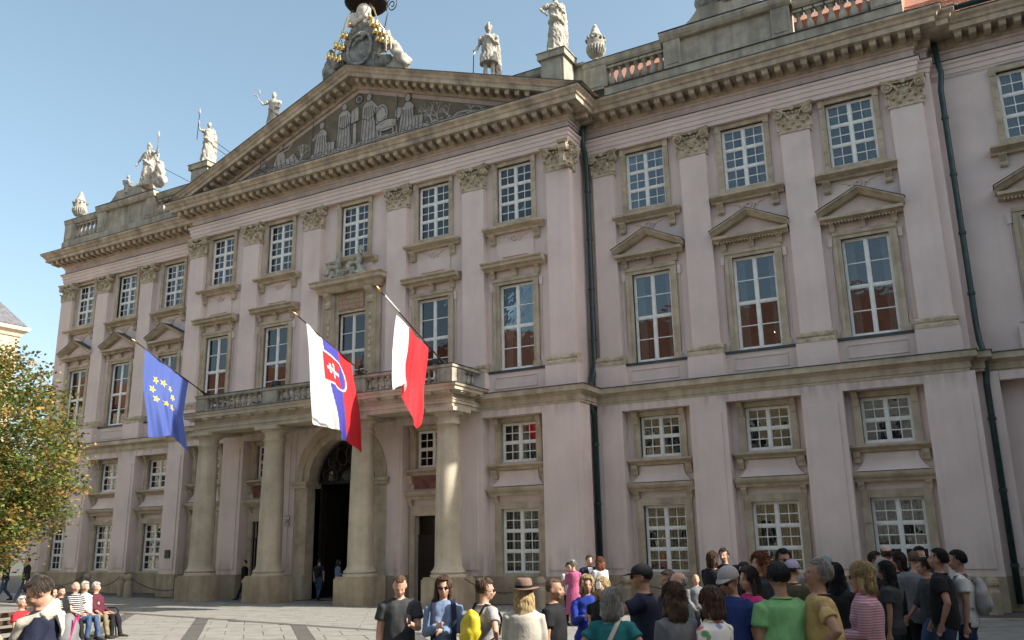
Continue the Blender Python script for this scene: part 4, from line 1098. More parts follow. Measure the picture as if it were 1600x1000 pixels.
# ================================================================ FIGURES
PEND = []
def remesh_part(name, mb, voxel, material, parent=None, disp=0.0, dfreq=(14, 14, 5), seed=0, smooth_it=2, loc=None, **kw):
    PEND.append(dict(name=name, mb=mb, voxel=voxel, mat=material, parent=parent, disp=disp, dfreq=dfreq, seed=seed, sm=smooth_it, loc=loc, kw=kw))
def flush_remesh():
    tmp = []
    for i, p in enumerate(PEND):
        me = bpy.data.meshes.new('t'); me.from_pydata([tuple(q) for q in p['mb'].v], [], p['mb'].f); me.update(); fix_normals(me)
        o = bpy.data.objects.new('t', me); COL.objects.link(o)
        md = o.modifiers.new('r', 'REMESH'); md.mode = 'VOXEL'; md.voxel_size = p['voxel']; md.use_smooth_shade = True
        if p['sm']:
            s = o.modifiers.new('s', 'SMOOTH'); s.iterations = p['sm']; s.factor = .5
        tmp.append(o)
    bpy.context.view_layer.update()
    dg = bpy.context.evaluated_depsgraph_get()
    for o, p in zip(tmp, PEND):
        me = bpy.data.meshes.new_from_object(o.evaluated_get(dg)); me.name = p['name']
        if p['disp']:
            n = len(me.vertices); co = np.empty(n*3); me.vertices.foreach_get('co', co); co = co.reshape(-1, 3)
            no = np.empty(n*3); me.vertices.foreach_get('normal', no); no = no.reshape(-1, 3)
            rs = np.random.RandomState(p['seed']+11); d = np.zeros(n)
            for k in range(7):
                w = rs.normal(size=3)*np.array(p['dfreq'])*(1+.5*k/3); d += np.sin(co@w+rs.uniform(0, 6.28)+1.5*np.sin(co@(w[::-1]*.4)))/(1+.35*k)
            co += no*(d*p['disp']/2.2)[:, None]
            me.vertices.foreach_set('co', co.ravel()); me.update()
        me.materials.clear(); me.materials.append(p['mat'])
        me.polygons.foreach_set('use_smooth', [True]*len(me.polygons))
        par = p['parent']; loc = p['loc'] if p['loc'] is not None else (WLOC[par.name] if par is not None else (0, 0, 0))
        put(p['name'], me, par, loc, **p['kw'])
    for o in tmp: 
        m_ = o.data; bpy.data.objects.remove(o); bpy.data.meshes.remove(m_)
    PEND.clear()

def cmat(name, rgb, rough=.85, var=.10, bump=.22, bscale=45): return mat(name, rgb, rough, var, 7, bump, bscale, sheen=0.0)
SKIN = mat('skin', (0.50, 0.30, 0.21), 0.55, 0.06, 9, 0.05, 60, spec=.4, dirt=(0.44, 0.24, 0.16))
SKIN2 = mat('tanned_skin', (0.38, 0.215, 0.14), 0.55, 0.06, 9, 0.05, 60, spec=.4, dirt=(0.32, 0.17, 0.11))
def hmat(name, rgb): return mat(name, rgb, .5, .3, 9, .6, 90, spec=.4, stretch=(9, 9, 1.2))
HB = hmat('dark_brown_hair', (.035, .02, .013)); HBR = hmat('brown_hair', (.10, .055, .03)); HBK = hmat('black_hair', (.012, .010, .009))
HGY = hmat('grey_hair', (.38, .36, .32)); HBL = hmat('blond_hair', (.50, .36, .17)); HRD = hmat('red_hair', (.20, .06, .02)); HWH = hmat('white_hair', (.62, .60, .56))
EYE = mat('eye_dark', (.02, .015, .012), .3); LIP = mat('lips', (.35, .13, .10), .5)
SHOE = cmat('dark_leather', (.03, .025, .022)); SHOEW = cmat('white_leather', (.6, .6, .58)); TANL = cmat('tan_leather', (.22, .12, .06))
CL = dict(navy=(.016,.02,.045), black=(.012,.012,.014), charcoal=(.045,.047,.05), white=(.72,.71,.68), cream=(.60,.56,.47), lblue=(.19,.27,.42), royal=(.02,.05,.36),
          teal=(.02,.17,.18), green=(.25,.55,.22), yellow=(.62,.44,.17), pinkc=(.50,.12,.24), magenta=(.45,.02,.14), rose=(.42,.20,.24), jeans=(.05,.09,.18), djeans=(.025,.04,.085),
          grey=(.20,.20,.21), lgrey=(.42,.40,.40), khaki=(.22,.18,.11), blue=(.02,.04,.16), tealgrey=(.16,.24,.24), red=(.55,.03,.04), maroon=(.10,.02,.035), brown=(.10,.06,.04), olive=(.08,.075,.04), lilac=(.45,.40,.55))
def C(n): return cmat(n+'_cloth', tuple(c*(.78 if max(CL[n]) > .3 else .9) for c in CL[n]))

def pattern_mat(name, kind):
    if name in MATS: return MATS[name]
    m = bpy.data.materials.new(name); m.use_nodes = True; n = m.node_tree.nodes; l = m.node_tree.links; b = n['Principled BSDF']
    b.inputs['Roughness'].default_value = .85
    tc = n.new('ShaderNodeTexCoord')
    if kind == 'floral':
        vo = n.new('ShaderNodeTexVoronoi'); vo.inputs['Scale'].default_value = 15; l.new(tc.outputs['Object'], vo.inputs['Vector'])
        rp = n.new('ShaderNodeValToRGB'); rp.color_ramp.interpolation = 'CONSTANT'
        el = rp.color_ramp.elements; el[0].position = 0; el[0].color = (.70,.66,.60,1); el[1].position = .42; el[1].color = (.65,.45,.10,1)
        for p, c in ((.55,(.15,.30,.12,1)),(.68,(.55,.12,.10,1)),(.78,(.72,.70,.66,1)),(.9,(.25,.25,.45,1))):
            e = el.new(p); e.color = c
        sp = n.new('ShaderNodeSeparateColor'); l.new(vo.outputs['Color'], sp.inputs[0]); l.new(sp.outputs[0], rp.inputs[0])
        r2 = n.new('ShaderNodeValToRGB'); r2.color_ramp.elements[0].position = .50; r2.color_ramp.elements[1].position = .62
        l.new(vo.outputs['Distance'], r2.inputs[0])
        mx = n.new('ShaderNodeMixRGB'); l.new(r2.outputs[0], mx.inputs[0]); l.new(rp.outputs[0], mx.inputs[1]); mx.inputs[2].default_value = (.70,.68,.62,1)
        l.new(mx.outputs[0], b.inputs['Base Color'])
    else:
        sx = n.new('ShaderNodeSeparateXYZ'); l.new(tc.outputs['Object'], sx.inputs[0])
        rp = n.new('ShaderNodeValToRGB'); rp.color_ramp.interpolation = 'CONSTANT'; el = rp.color_ramp.elements
        ma = n.new('ShaderNodeMath')
        if kind == 'stripe':      # fine grey/white stripes on black
            ma.operation = 'PINGPONG'; ma.inputs[1].default_value = .022; l.new(sx.outputs[2], ma.inputs[0])
            m2 = n.new('ShaderNodeMath'); m2.operation = 'DIVIDE'; m2.inputs[1].default_value = .022; l.new(ma.outputs[0], m2.inputs[0]); l.new(m2.outputs[0], rp.inputs[0])
            el[0].color = (.03,.03,.035,1); el[1].position = .7; el[1].color = (.5,.5,.48,1)
        elif kind == 'knit':
            ma.operation = 'PINGPONG'; ma.inputs[1].default_value = .012; l.new(sx.outputs[2], ma.inputs[0])
            m2 = n.new('ShaderNodeMath'); m2.operation = 'DIVIDE'; m2.inputs[1].default_value = .012; l.new(ma.outputs[0], m2.inputs[0]); l.new(m2.outputs[0], rp.inputs[0])
            el[0].color = (.40,.16,.20,1); el[1].position = .6; el[1].color = (.50,.38,.40,1)
        elif kind == 'bands':     # magenta yoke over white band over navy
            m2 = n.new('ShaderNodeMath'); m2.operation = 'DIVIDE'; m2.inputs[1].default_value = 2.0; l.new(sx.outputs[2], m2.inputs[0]); l.new(m2.outputs[0], rp.inputs[0])
            el[0].color = (.012,.014,.03,1); el[1].position = .615; el[1].color = (.70,.68,.66,1)
            e = el.new(.635); e.color = (.42,.02,.13,1); e = el.new(.66); e.color = (.70,.68,.66,1); e = el.new(.668); e.color = (.42,.02,.13,1)
        l.new(rp.outputs[0], b.inputs['Base Color'])
    MATS[name] = m
    return m

ARMS = dict(down=((.14,.03,-1),(.02,-.14,-1)), phone=((.10,-.30,-.95),(-.42,-.80,.30)), hip=((.62,.35,-.75),(-.62,-.55,-.50)), cam=((.25,-.80,-.30),(-.50,-.55,.75)),
            fold=((.12,-.22,-1),(-.85,-.5,.12)), pocket=((.30,.22,-.9),(-.12,-.35,-.9)), fwd=((.10,-.40,-.9),(0,-.6,-.75)), back=((.12,.45,-.9),(.02,.25,-.95)),
            lap=((.10,-.30,-.95),(-.25,-.85,-.35)), raise_=((.35,-.75,.25),(-.25,-.55,.8)), out=((.9,-.1,-.45),(.5,-.6,.2)), spear=((.7,-.3,-.25),(.2,-.3,.95)), chest=((.2,-.3,-.9),(-.7,-.4,.65)),
            hold=((.12,-.15,-1),(-.3,-.85,-.1)))
def V(*a): return Vector(a)
def make_figure(H=1.75, sex='m', armR='down', armL='down', pose='stand', fat=1.0, hyaw=0, hpitch=0, detail=True):
    s = H/1.75; F = {}
    body = MB(); sit = pose == 'sit'
    hz = .47 if sit else .92
    lean = V(0, .10 if sit else 0, 0)
    def T(z): return hz + (z-.92)         # torso heights follow the hip
    sh = .185 if sex == 'm' else .165
    hipw = .165 if sex == 'm' else .178
    ws = .150 if sex == 'm' else .125
    def off(z):                            # torso lean
        return lean*((z-.92)/.55) if z > .92 else V(0,0,0)
    sec = [(.80,.10,.09),(.86,hipw*.95,.115),(.94,hipw,.125*fat),(1.04,ws*1.02*fat,.105*fat**1.6),(1.14,ws*1.02*fat,.108*fat**1.8),(1.24,.155,.118*fat),(1.33,.168 if sex == 'm' else .15,.122),(1.40,sh*.93,.105),(1.45,sh*.66,.08),(1.48,.075,.068)]
    tp = [V(0,0,T(z))+off(z) for z, _, _ in sec]
    F['sec'] = [(tp[i], sec[i][1], sec[i][2]) for i in range(len(sec))]
    body.tube(tp, [(a, b) for _, a, b in sec], 18, side=(1,0,0))
    if sex == 'f':
        for a in (-1, 1): body.ball(tp[5]+V(a*.07, -.085, .02), (.062, .06, .062), 10, 8)
    nb = V(0,.0,T(1.46))+off(1.46)
    hc = V(0,-.018,T(1.635))+off(1.6)
    body.tube([nb+V(0,.012,-.02), nb+V(0,.004,.06), hc+V(0,.012,-.06)], [(.062,.06),(.052,.055),(.052,.058)], 12, side=(1,0,0))
    HR = Matrix.Translation(hc+V(0,.02,-.09)) @ Matrix.Rotation(R(hyaw), 4, 'Z') @ Matrix.Rotation(R(hpitch), 4, 'X') @ Matrix.Translation(-(hc+V(0,.02,-.09)))
    F['HR'], F['hc'] = HR, hc
    hd = MB()
    hd.ball(hc+V(0,.008,.02), (.076,.094,.098), 20, 14)
    hd.ball(hc+V(0,-.022,-.035), (.060,.072,.085), 16, 12); hd.ball(hc+V(0,-.055,-.088), (.030,.028,.026), 10, 8)
    hd.ball(hc+V(0,-.098,-.018), (.012,.020,.026), 8, 8); hd.ball(hc+V(0,-.108,-.036), (.017,.015,.011), 8, 6); hd.ball(hc+V(0,-.082,.018), (.045,.016,.010), 10, 6)
    hd.ball(hc+V(0,-.090,-.062), (.022,.012,.012), 8, 6)
    for a in (-1, 1):
        hd.ball(hc+V(a*.078,.012,-.01), (.010,.020,.032), 8, 8); hd.ball(hc+V(a*.038,-.066,-.035), (.024,.022,.024), 8, 8)
    hd.v = [HR @ Vector(p) for p in hd.v]; body.add(hd.v, hd.f)
    F['arms'] = {}
    fing = MB()
    for a, nm in ((-1, armR), (1, armL)):
        ud, fd = ARMS[nm] if isinstance(nm, str) else nm
        ud = Vector((ud[0]*a, ud[1], ud[2])).normalized(); fd = Vector((fd[0]*a, fd[1], fd[2])).normalized()
        S = V(a*sh, .005, T(1.405))+off(1.4); E = S+ud*.285; W = E+fd*.25
        am = 1.0 if sex == 'm' else .84
        body.tube([S+V(-a*.05,0,.005), S+ud*.02, S+ud*.1, S+ud*.2, E, E+fd*.06, E+fd*.15, W], [.052*am,.056*am,.052*am,.045*am,.040*am,.041*am,.034*am,.025*am], 12)
        pal_ = W+fd*.05
        sd = fd.cross(Vector((a*1.0, 0, .0)) if abs(fd.x) < .8 else Vector((0, -1, 0)))
        if sd.length < .1: sd = V(0,1,0)
        sd.normalize(); nrm = fd.cross(sd).normalized()
        body.tube([W-fd*.01, W+fd*.03, W+fd*.075, W+fd*.095], [(.024,.019),(.034,.017),(.038,.015),(.034,.012)], 10, side=sd)
        for k in range(4):
            q = (k-1.5)*.018; ln = (.070, .080, .076, .058)[k]; b0 = W+fd*.085+sd*q
            cu = nrm*(-a*.35)
            body.tube([b0-fd*.01, b0+fd*ln*.5, b0+(fd+cu*.5)*ln*.8, b0+(fd*.8+cu)*ln], [.0095,.009,.008,.007], 6)
        body.tube([W+fd*.03+sd*-.02, W+fd*.055-sd*.045, W+fd*.085-sd*.052], [.012,.011,.009], 6)
        F['arms'][a] = (S, ud, E, fd, W, am)
    F['legs'] = {}
    for a in (-1, 1):
        hp = V(a*.092, 0, hz-.02)
        if sit:
            kn = V(a*.12, -.44, hz+.03); an = V(a*.11, -.50-.06*a, .08)
        elif pose == 'walk':
            kn = V(a*.09, -.10 if a > 0 else .02, .50); an = V(a*.09, -.26 if a > 0 else .30, .09 if a > 0 else .14)
        elif pose == 'walk2':
            kn = V(a*.09, -.16 if a > 0 else -.02, .51); an = V(a*.09, -.34 if a > 0 else .36, .08 if a > 0 else .17)
        else:
            kn = V(a*.10, -.012, .49); an = V(a*.11+.01, .015, .085)
        body.tube([hp+V(0,0,.03), hp.lerp(kn,.25), hp.lerp(kn,.65), kn, kn.lerp(an,.25), kn.lerp(an,.65), an], [.088,.086,.066,.053,.056,.041,.034], 12, side=(1,0,0))
        fdir = V(0,-1,0)
        body.tube([an+V(0,.045,-.045), an+V(0,0,-.045), an+V(a*.01,-.09,-.055), an+V(a*.015,-.17,-.062)], [(.03,.035),(.034,.04),(.042,.028),(.036,.018)], 10, side=(1,0,0))
        F['legs'][a] = (hp, kn, an)
    F['body'] = body; F['s'] = s; F['hz'] = hz; F['T'] = T; F['off'] = off; F['sit'] = sit; F['sex'] = sex; F['fat'] = fat; F['sh'] = sh
    return F
def scale_mb(mb, s):
    mb.v = [tuple(Vector(p)*s) for p in mb.v]; return mb
def shirt_mb(F, sleeve=.62, hem=.84, ease=.014, loose=0, collar=False):
    m = MB(); T, off = F['T'], F['off']; e = ease
    pts = []; rad = []
    for (p, a, b), z in zip(F['sec'], (.80,.86,.94,1.04,1.14,1.24,1.33,1.40,1.45,1.48)):
        if z < hem-.03 and not F['sit']: continue
        if z < .9 and F['sit']: continue
        k = loose if z < 1.2 else loose*.4
        pts.append(p); rad.append((a+e+k, b+e+k) if z < 1.45 else ((a+e*.9), (b+e*.7)))
    if not F['sit']:
        pts[0] = V(0, pts[0].y, hem)
    pts = pts[:-1]; rad = rad[:-1]
    pts.append(V(0,.006,T(1.475))+off(1.47)); rad.append((.078,.07))
    m.tube(pts, rad, 20, side=(1,0,0))
    if F['sex'] == 'f':
        for a in (-1, 1): m.ball(F['sec'][5][0]+V(a*.07,-.087,.02), (.07,.068,.07), 10, 8)
    for a, (S, ud, E, fd, W, am) in F['arms'].items():
        c = [S+V(-a*.06,0,.008), S+ud*.015, S+ud*.1]; r_ = [.058*am+e*.6, .062*am+e, .058*am+e]
        L = sleeve
        if L <= .62: c.append(S+ud*.285*min(1, L*.95)); r_.append(.056*am+e+.006)
        else:
            c += [S+ud*.2, E, E+fd*.08]; r_ += [.052*am+e, .047*am+e, .046*am+e]
            if L >= 1: c += [E+fd*.16, W-fd*.005]; r_ += [.040*am+e, .031*am+e]
        if L > .05: m.tube(c, r_, 14)
    return m
def trousers_mb(F, ease=.014, length=1.0, flare=0.0):
    m = MB(); T = F['T']
    pts = [p for (p, a, b) in F['sec'][0:4]]; rad = [(a+ease, b+ease) for (p, a, b) in F['sec'][0:4]]
    if F['sit']: pts, rad = pts[1:], rad[1:]
    m.tube([pts[0]-V(0,0,.03)]+pts, [(rad[0][0]*.8, rad[0][1]*.8)]+rad, 18, side=(1,0,0))
    for a, (hp, kn, an) in F['legs'].items():
        end = kn.lerp(an, length if length <= 1 else 1)
        m.tube([hp+V(0,0,.02), hp.lerp(kn,.25), hp.lerp(kn,.65), kn, kn.lerp(end,.3), kn.lerp(end,.7), end+V(0,.005,-.005)], [.098,.098,.080,.068,.068,.060,.058+flare], 14, side=(1,0,0))
    return m
def skirt_mb(F, length=.45, flare=.1):
    m = MB(); n = 8; z0 = 1.04
    pts = []; rad = []
    for i in range(n+1):
        t = i/n; z = z0-t*length-.0
        hw = .15+.045*min(1, t*3)+flare*t; pts.append(V(0,0,z)); rad.append((hw, hw*.8))
    m.tube(pts, rad, 20, side=(1,0,0)); return m
def hair_mb(F, style):
    HR, hc = F['HR'], F['hc']; m = MB()
    nu, nv = 28, 20; v = []; f = []
    big = {'short':.009,'crop':.005,'curly':.02,'bob':.016,'long':.012,'bun':.008,'balding':.006}[style]
    for j in range(nv+1):
        ph = math.pi*j/nv
        for i in range(nu):
            th = 2*math.pi*i/nu
            d = V(math.sin(ph)*math.cos(th), math.sin(ph)*math.sin(th), math.cos(ph))
            k = 1.0
            low = {'short':-.55,'crop':-.5,'curly':-.85,'bob':-.95,'long':-.95,'bun':-.6,'balding':-.5}[style]
            face = d.y < -.15 and d.z < .62-(-d.y-.15)*.10
            if style in ('bob','long','curly') and abs(d.x) > .72: face = d.y < -.62
            if face: k = .72
            if d.z < low: k = .7
            if style in ('short','crop','bun') and d.z < -.15 and d.y < .15: k = .7
            if style == 'balding' and (d.z > .35 or d.y < .1): k = .7
            p = V(d.x*(.078+big)*k, .010+d.y*(.097+big)*k, .022+d.z*(.100+big)*k)
            v.append(hc+p)
    f = [(j*nu+i, (j+1)*nu+i, (j+1)*nu+(i+1) % nu, j*nu+(i+1) % nu) for j in range(nv) for i in range(nu)]
    m.add(v, f)
    if style in ('bob', 'curly', 'long'):
        L = {'bob': .10, 'curly': .22, 'long': .28}[style]; w = 1.25 if style == 'curly' else 1.0
        m.tube([hc+V(0,.045,.03), hc+V(0,.065,-.05), hc+V(0,.075,-.05-L*.5), hc+V(0,.085,-.05-L)], [(.088*w,.055*w),(.098*w,.055*w),(.098*w,.048*w),(.07*w,.03)], 14, side=(1,0,0))
        for a in (-1, 1): m.tube([hc+V(a*.06,.0,.05), hc+V(a*.088,-.005,-.03), hc+V(a*.092*w,.0,-.08-L*.35), hc+V(a*.075,.02,-.06-L*.8)], [.025,.026,.028*w,.016], 8)
    if style == 'bun': m.ball(hc+V(0,.085,.10), .042, 10, 8)
    m.v = [HR @ Vector(p) for p in m.v]
    return m
def strands_mb(F, style, seed, rs_=1.0):
    # single locks lying on the hair mass, so that its outline breaks up
    HR, hc = F['HR'], F['hc']; m = MB(); rn = random.Random(seed)
    big = {'short':.012,'crop':.007,'curly':.026,'bob':.022,'long':.018,'bun':.012,'balding':.006}[style]
    L = {'bob': .16, 'curly': .28, 'long': .34}.get(style, 0)
    if style in ('crop', 'balding'): return None
    N = {'short': 300, 'bun': 240, 'bob': 420, 'long': 440, 'curly': 480}[style]
    for k in range(int(N/rs_**1.5)):
        th = rn.uniform(0, 2*math.pi)
        back = math.sin(th) > -.35
        ph0 = rn.uniform(.05, 1.3); ph1 = ph0+rn.uniform(.5, .9)
        lim = 2.0 if back else 1.0
        if not back and abs(math.cos(th)) > .6 and style in ('bob','long','curly'): lim = 2.0
        pts = []; w = rn.uniform(-.25, .25); o = rn.uniform(.002, .009)
        for i in range(5):
            ph = min(lim, ph0+(ph1-ph0)*i/4); t_ = th+w*i/4
            if style == 'curly': t_ += .10*math.sin(i*2.4+k); 
            d = V(math.sin(ph)*math.cos(t_), math.sin(ph)*math.sin(t_), math.cos(ph)); q = big+o+(.012*math.sin(i*2+k) if style == 'curly' else 0)
            pts.append(hc+V(d.x*(.078+q), .010+d.y*(.097+q), .022+d.z*(.100+q)))
        if L and back and rn.random() < .65:
            p0 = hc+V(.098*math.cos(th)*1.0, .05+.06*abs(math.sin(th)), -.02); ll = L*rn.uniform(.7, 1.12); pts = []
            for i in range(6):
                t = i/5; c_ = .018*math.sin(i*1.9+k) if style == 'curly' else .006*math.sin(i+k)
                pts.append(p0+V(c_+p0.x*0-.02*t*math.cos(th), .012*math.sin(k)+.02*t+c_, .03-ll*t))
        m.tube(pts, [.003*rs_]+[.0038*rs_]*(len(pts)-2)+[.001], 3)
    m.v = [HR @ Vector(p) for p in m.v]
    return m
def on_head(F, mb): mb.v = [HRp for HRp in (F['HR'] @ (Vector(p)) for p in mb.v)]; return mb

CAST = {}
def person(key, label, x, y, f, H=1.75, sex='m', top='navy', sleeve=.62, bottom='djeans', hair=('short', HB), skin=None, armR='down', armL='down', pose='stand', fat=1.0,
           hyaw=0, hpitch=0, skirt=None, group=None, voxel=.0145, loose=.004, hem=.84, shades=False, cap=None, hat=None, shoe=None, topm=None, jacket=None, face=True, z=0.0, tie=None, length=1.0, rz=None):
    skin = skin or SKIN
    F = make_figure(H, sex, armR, armL, pose, fat, hyaw, hpitch)
    s = H/1.75
    rotz = math.atan2(-x, 28+y) + R(f) if rz is None else rz
    e = empty('person', (x, y, z), label, 'person', group); e.rotation_euler = (0, 0, rotz)
    seed = len(CAST)
    remesh_part('body', scale_mb(F['body'], s), voxel*.9, skin, e, smooth_it=1)
    tm = topm or C(top)
    remesh_part('jacket' if jacket else ('blouse' if sex == 'f' else 'shirt'), scale_mb(shirt_mb(F, sleeve, hem, (.019 if not jacket else .024), loose), s), voxel, tm, e, disp=.010, seed=seed, smooth_it=2)
    if skirt: remesh_part('skirt', scale_mb(skirt_mb(F, skirt[0], skirt[1]), s), voxel, C(skirt[2]), e, disp=.012, dfreq=(22, 22, 2), seed=seed)
    else: remesh_part('trousers', scale_mb(trousers_mb(F, length=length), s), voxel, C(bottom), e, disp=.010, seed=seed+5, dfreq=(12, 12, 12))
    sm = shoe or SHOE
    for a, (hp, kn, an) in F['legs'].items():
        q = MB().tube([an+V(0,.05,-.045), an+V(0,0,-.042), an+V(a*.01,-.09,-.052), an+V(a*.015,-.185,-.06)], [(.038,.042),(.042,.05),(.050,.036),(.040,.022)], 12, side=(1,0,0))
        part('shoe', scale_mb(q, s), sm, e, smooth=True, loc=WLOC[e.name]) if False else put('shoe', mesh_of('shoe', scale_mb(q, s), sm, True), e, WLOC[e.name])
    if hair: remesh_part('hair', scale_mb(hair_mb(F, hair[0]), s), .010, hair[1], e, disp=(.006 if voxel > .0135 else .002) if hair[0] != 'curly' else .012, dfreq=(140, 140, 35) if hair[0] != 'curly' else (60, 60, 50), seed=seed, smooth_it=0)
    if hair and voxel < .018 and not (cap or hat):
        st = strands_mb(F, hair[0], seed, .45 if voxel < .014 else 1.0)
        if st: put('hair_locks', mesh_of('hair_locks', scale_mb(st, s), hair[1], True), e, WLOC[e.name])
    hc, HR = F['hc'], F['HR']
    if not jacket:
        T = F['T']; nn = 20; yo = F['off'](1.46).y
        g = MB().tube([V(.080*math.cos(2*math.pi*i/nn), .006+yo+.073*math.sin(2*math.pi*i/nn), T(1.470)-.022*max(0,-math.sin(2*math.pi*i/nn))) for i in range(nn+1)], [(.010,.018)]*(nn+1), 6, side=(0,0,1))
        put('collar', mesh_of('collar', scale_mb(g, s), tm if top != 'yellow' else C('charcoal'), True), e, WLOC[e.name])
    if face:
        for a in (-1, 1):
            if not shades: put('eye', mesh_of('eye', scale_mb(on_head(F, MB().ball(hc+V(a*.029,-.083,-.002), (.011,.006,.006), 8, 6)), s), EYE, True), e, WLOC[e.name])
        put('mouth', mesh_of('mouth', scale_mb(on_head(F, MB().ball(hc+V(0,-.1005,-.063), (.019,.004,.005), 8, 6)), s), LIP, True), e, WLOC[e.name])
    if shades:
        g = MB()
        for a in (-1, 1):
            g.ball(hc+V(a*.031,-.099,-.003), (.028,.009,.020), 12, 8); g.tube([hc+V(a*.058,-.092,.004), hc+V(a*.082,-.04,.004), hc+V(a*.084,.015,.0)], .003, 6)
        g.tube([hc+V(-.012,-.104,.002), hc+V(.012,-.104,.002)], .004, 6)
        put('sunglasses', mesh_of('sunglasses', scale_mb(on_head(F, g), s), EYE, True), e, WLOC[e.name])
    if cap:
        g = MB(); v = []; nu = 24
        for j in range(9):
            ph = math.pi/2*j/8
            for i in range(nu):
                th = 2*math.pi*i/nu
                v.append(hc+V((.092)*math.sin(ph)*math.cos(th), .008+(.112)*math.sin(ph)*math.sin(th), .035+.095*math.cos(ph)))
        o = len(v); v += [p+V(0,0,-.012) for p in v[8*nu:9*nu]]
        fs = [(j*nu+i, (j+1)*nu+i, (j+1)*nu+(i+1) % nu, j*nu+(i+1) % nu) for j in range(9) for i in range(nu)]
        g.add(v, fs)
        br = []; 
        for i in range(11):
            t = math.pi*(1+i/10); br.append((hc.x+.082*math.cos(t), hc.y+.008+.105*math.sin(t)*(1+.78*math.sin(math.pi*i/10)**.6)))
        for zz in (.024, .030): pass
        n = len(br); vv = [V(p[0], p[1], hc.z+.036-.018*math.sin(math.pi*i/(n-1))) for i, p in enumerate(br)]
        inner = [V(hc.x+.082*math.cos(math.pi*(1+i/10)), hc.y+.008+.10*math.sin(math.pi*(1+i/10)), hc.z+.040) for i in range(11)]
        al = vv+inner; o = len(al); al += [p+V(0,0,-.006) for p in al]
        fs = [(i, i+1, n+i+1, n+i) for i in range(n-1)]; fs += [tuple(k+o for k in q[::-1]) for q in fs] + [(i, i+o, i+1+o, i+1) for i in range(n-1)]
        g.add(al, fs); g.ball(hc+V(0,.008,.131), .008, 8, 6)
        put('cap', mesh_of('cap', scale_mb(on_head(F, g), s), C(cap), True), e, WLOC[e.name])
    if hat:
        g = MB().lathe([(.165,.050),(.168,.056),(.095,.062),(.093,.075),(.092,.11),(.085,.15),(.06,.168),(.03,.160),(.0,.150)], 0, 0, 28, cap=False, sq=1.12)
        g.lathe([(.165,.050),(.10,.048),(.09,.05)], 0, 0, 28, cap=False, sq=1.12)
        g.v = [Vector(p)+hc+V(0,.01,-.012)+V(0,0,.018*abs(p[0]/.165)**2) for p in g.v]
        h_ = put('hat', mesh_of('hat', scale_mb(on_head(F, g), s), mat('brown_felt', (.20,.125,.095), .9, .1, 8), True), e, WLOC[e.name])
        b_ = MB().lathe([(.097,.062),(.096,.092)], 0, 0, 28, cap=False, sq=1.12); b_.v = [Vector(p)+hc+V(0,.01,-.010) for p in b_.v]
        put('hat_band', mesh_of('hat_band', scale_mb(on_head(F, b_), s), C('black'), True), h_, WLOC[e.name])
    if tie:
        T = F['T']; g = MB().prism_y([(-.02,T(1.43)),(.02,T(1.43)),(.035,T(1.15)),(0,T(1.10)),(-.035,T(1.15))], -.160, -.150); h2 = MB().prism_y([(-.07,T(1.46)),(.07,T(1.46)),(0,T(1.14))], -.149, -.139)
        for nm, mb_, mm in (('tie', g, C(tie)), ('shirt_front', h2, C('white'))): put(nm, mesh_of(nm, scale_mb(mb_, s), mm), e, WLOC[e.name])
    CAST[key] = (e, F, s, rotz)
    return e
def wpt(key, p):
    e, F, s, rz = CAST[key]
    return Matrix.Rotation(rz, 3, 'Z') @ (Vector(p)*s) + WLOC[e.name]
def hand(key, a):
    e, F, s, rz = CAST[key]; S, ud, E, fd, W, am = F['arms'][a]
    return wpt(key, W+fd*.10)
# ---------------------------------------------------------------- the crowd
P = person
P('B', 'man in a dark polo shirt looking down at his phone', -6.37, -19.46, 5, 1.74, top='charcoal', bottom='charcoal', hair=('crop', HBR), armR='down', armL='phone', fat=1.08, hpitch=28, hyaw=-4)
P('C', 'woman with shoulder-length brown hair, sunglasses and a light blue top', -5.84, -19.33, 0, 1.70, 'f', 'lblue', 1.0, 'djeans', ('long', HBR), armR='phone', armL='fold', shades=True)
P('D', 'person with a hair bun and a yellow backpack over a grey tee', -5.32, -19.28, 128, 1.67, 'f', 'lgrey', .62, 'charcoal', ('bun', HBR), armR='hip', armL='hip', shades=True, hyaw=-30)
P('E', 'woman in a brown felt hat and white blouse seen from behind', -4.53, -19.79, 178, 1.68, 'f', 'cream', .9, 'charcoal', ('long', HBL), armR='fold', armL='fold', hat=True, loose=.02, face=False)
P('F', 'grey-haired man in a black polo shirt turned right, beside the hatted woman', -4.59, -19.00, 70, 1.67, 'm', 'black', .62, 'black', ('crop', HBR), SKIN2, armR='down', armL='down', fat=1.1)
P('G', 'woman in a pink jacket and long pink skirt, back turned', -9.83, -7.59, 178, 1.57, 'f', 'pinkc', 1.0, hair=('bun', HGY), skirt=(.72, .06, 'pinkc'), armR='fold', armL='fold', hem=.80, face=False)
P('G2', 'dark-haired woman in white half hidden behind the woman in pink', -10.13, -7.22, 20, 1.50, 'f', 'white', .62, 'black', ('short', HBK), armR='down', armL='hold')
P('H', 'man in a dark suit with a violet tie near the drainpipe', -9.49, -7.35, 10, 1.68, 'm', 'navy', 1.0, 'navy', ('short', HBR), jacket=True, tie='lilac')
P('I', 'red-haired woman in a white jacket beside the man in the suit', -9.22, -7.3, -150, 1.62, 'f', 'white', 1.0, 'black', ('curly', HRD), jacket=True, armR='hold', armL='fold')
P('J', 'blonde woman in a royal blue cardigan facing the viewer', -5.05, -17.12, 8, 1.62, 'f', 'royal', 1.0, 'black', ('bob', HBL), SKIN2, armR='phone', armL='phone')
P('J2', 'blonde woman in sunglasses and a black top looking left', -4.42, -18.02, -25, 1.63, 'f', 'black', .3, 'black', ('long', HBL), SKIN, armR='down', armL='hold', shades=True)
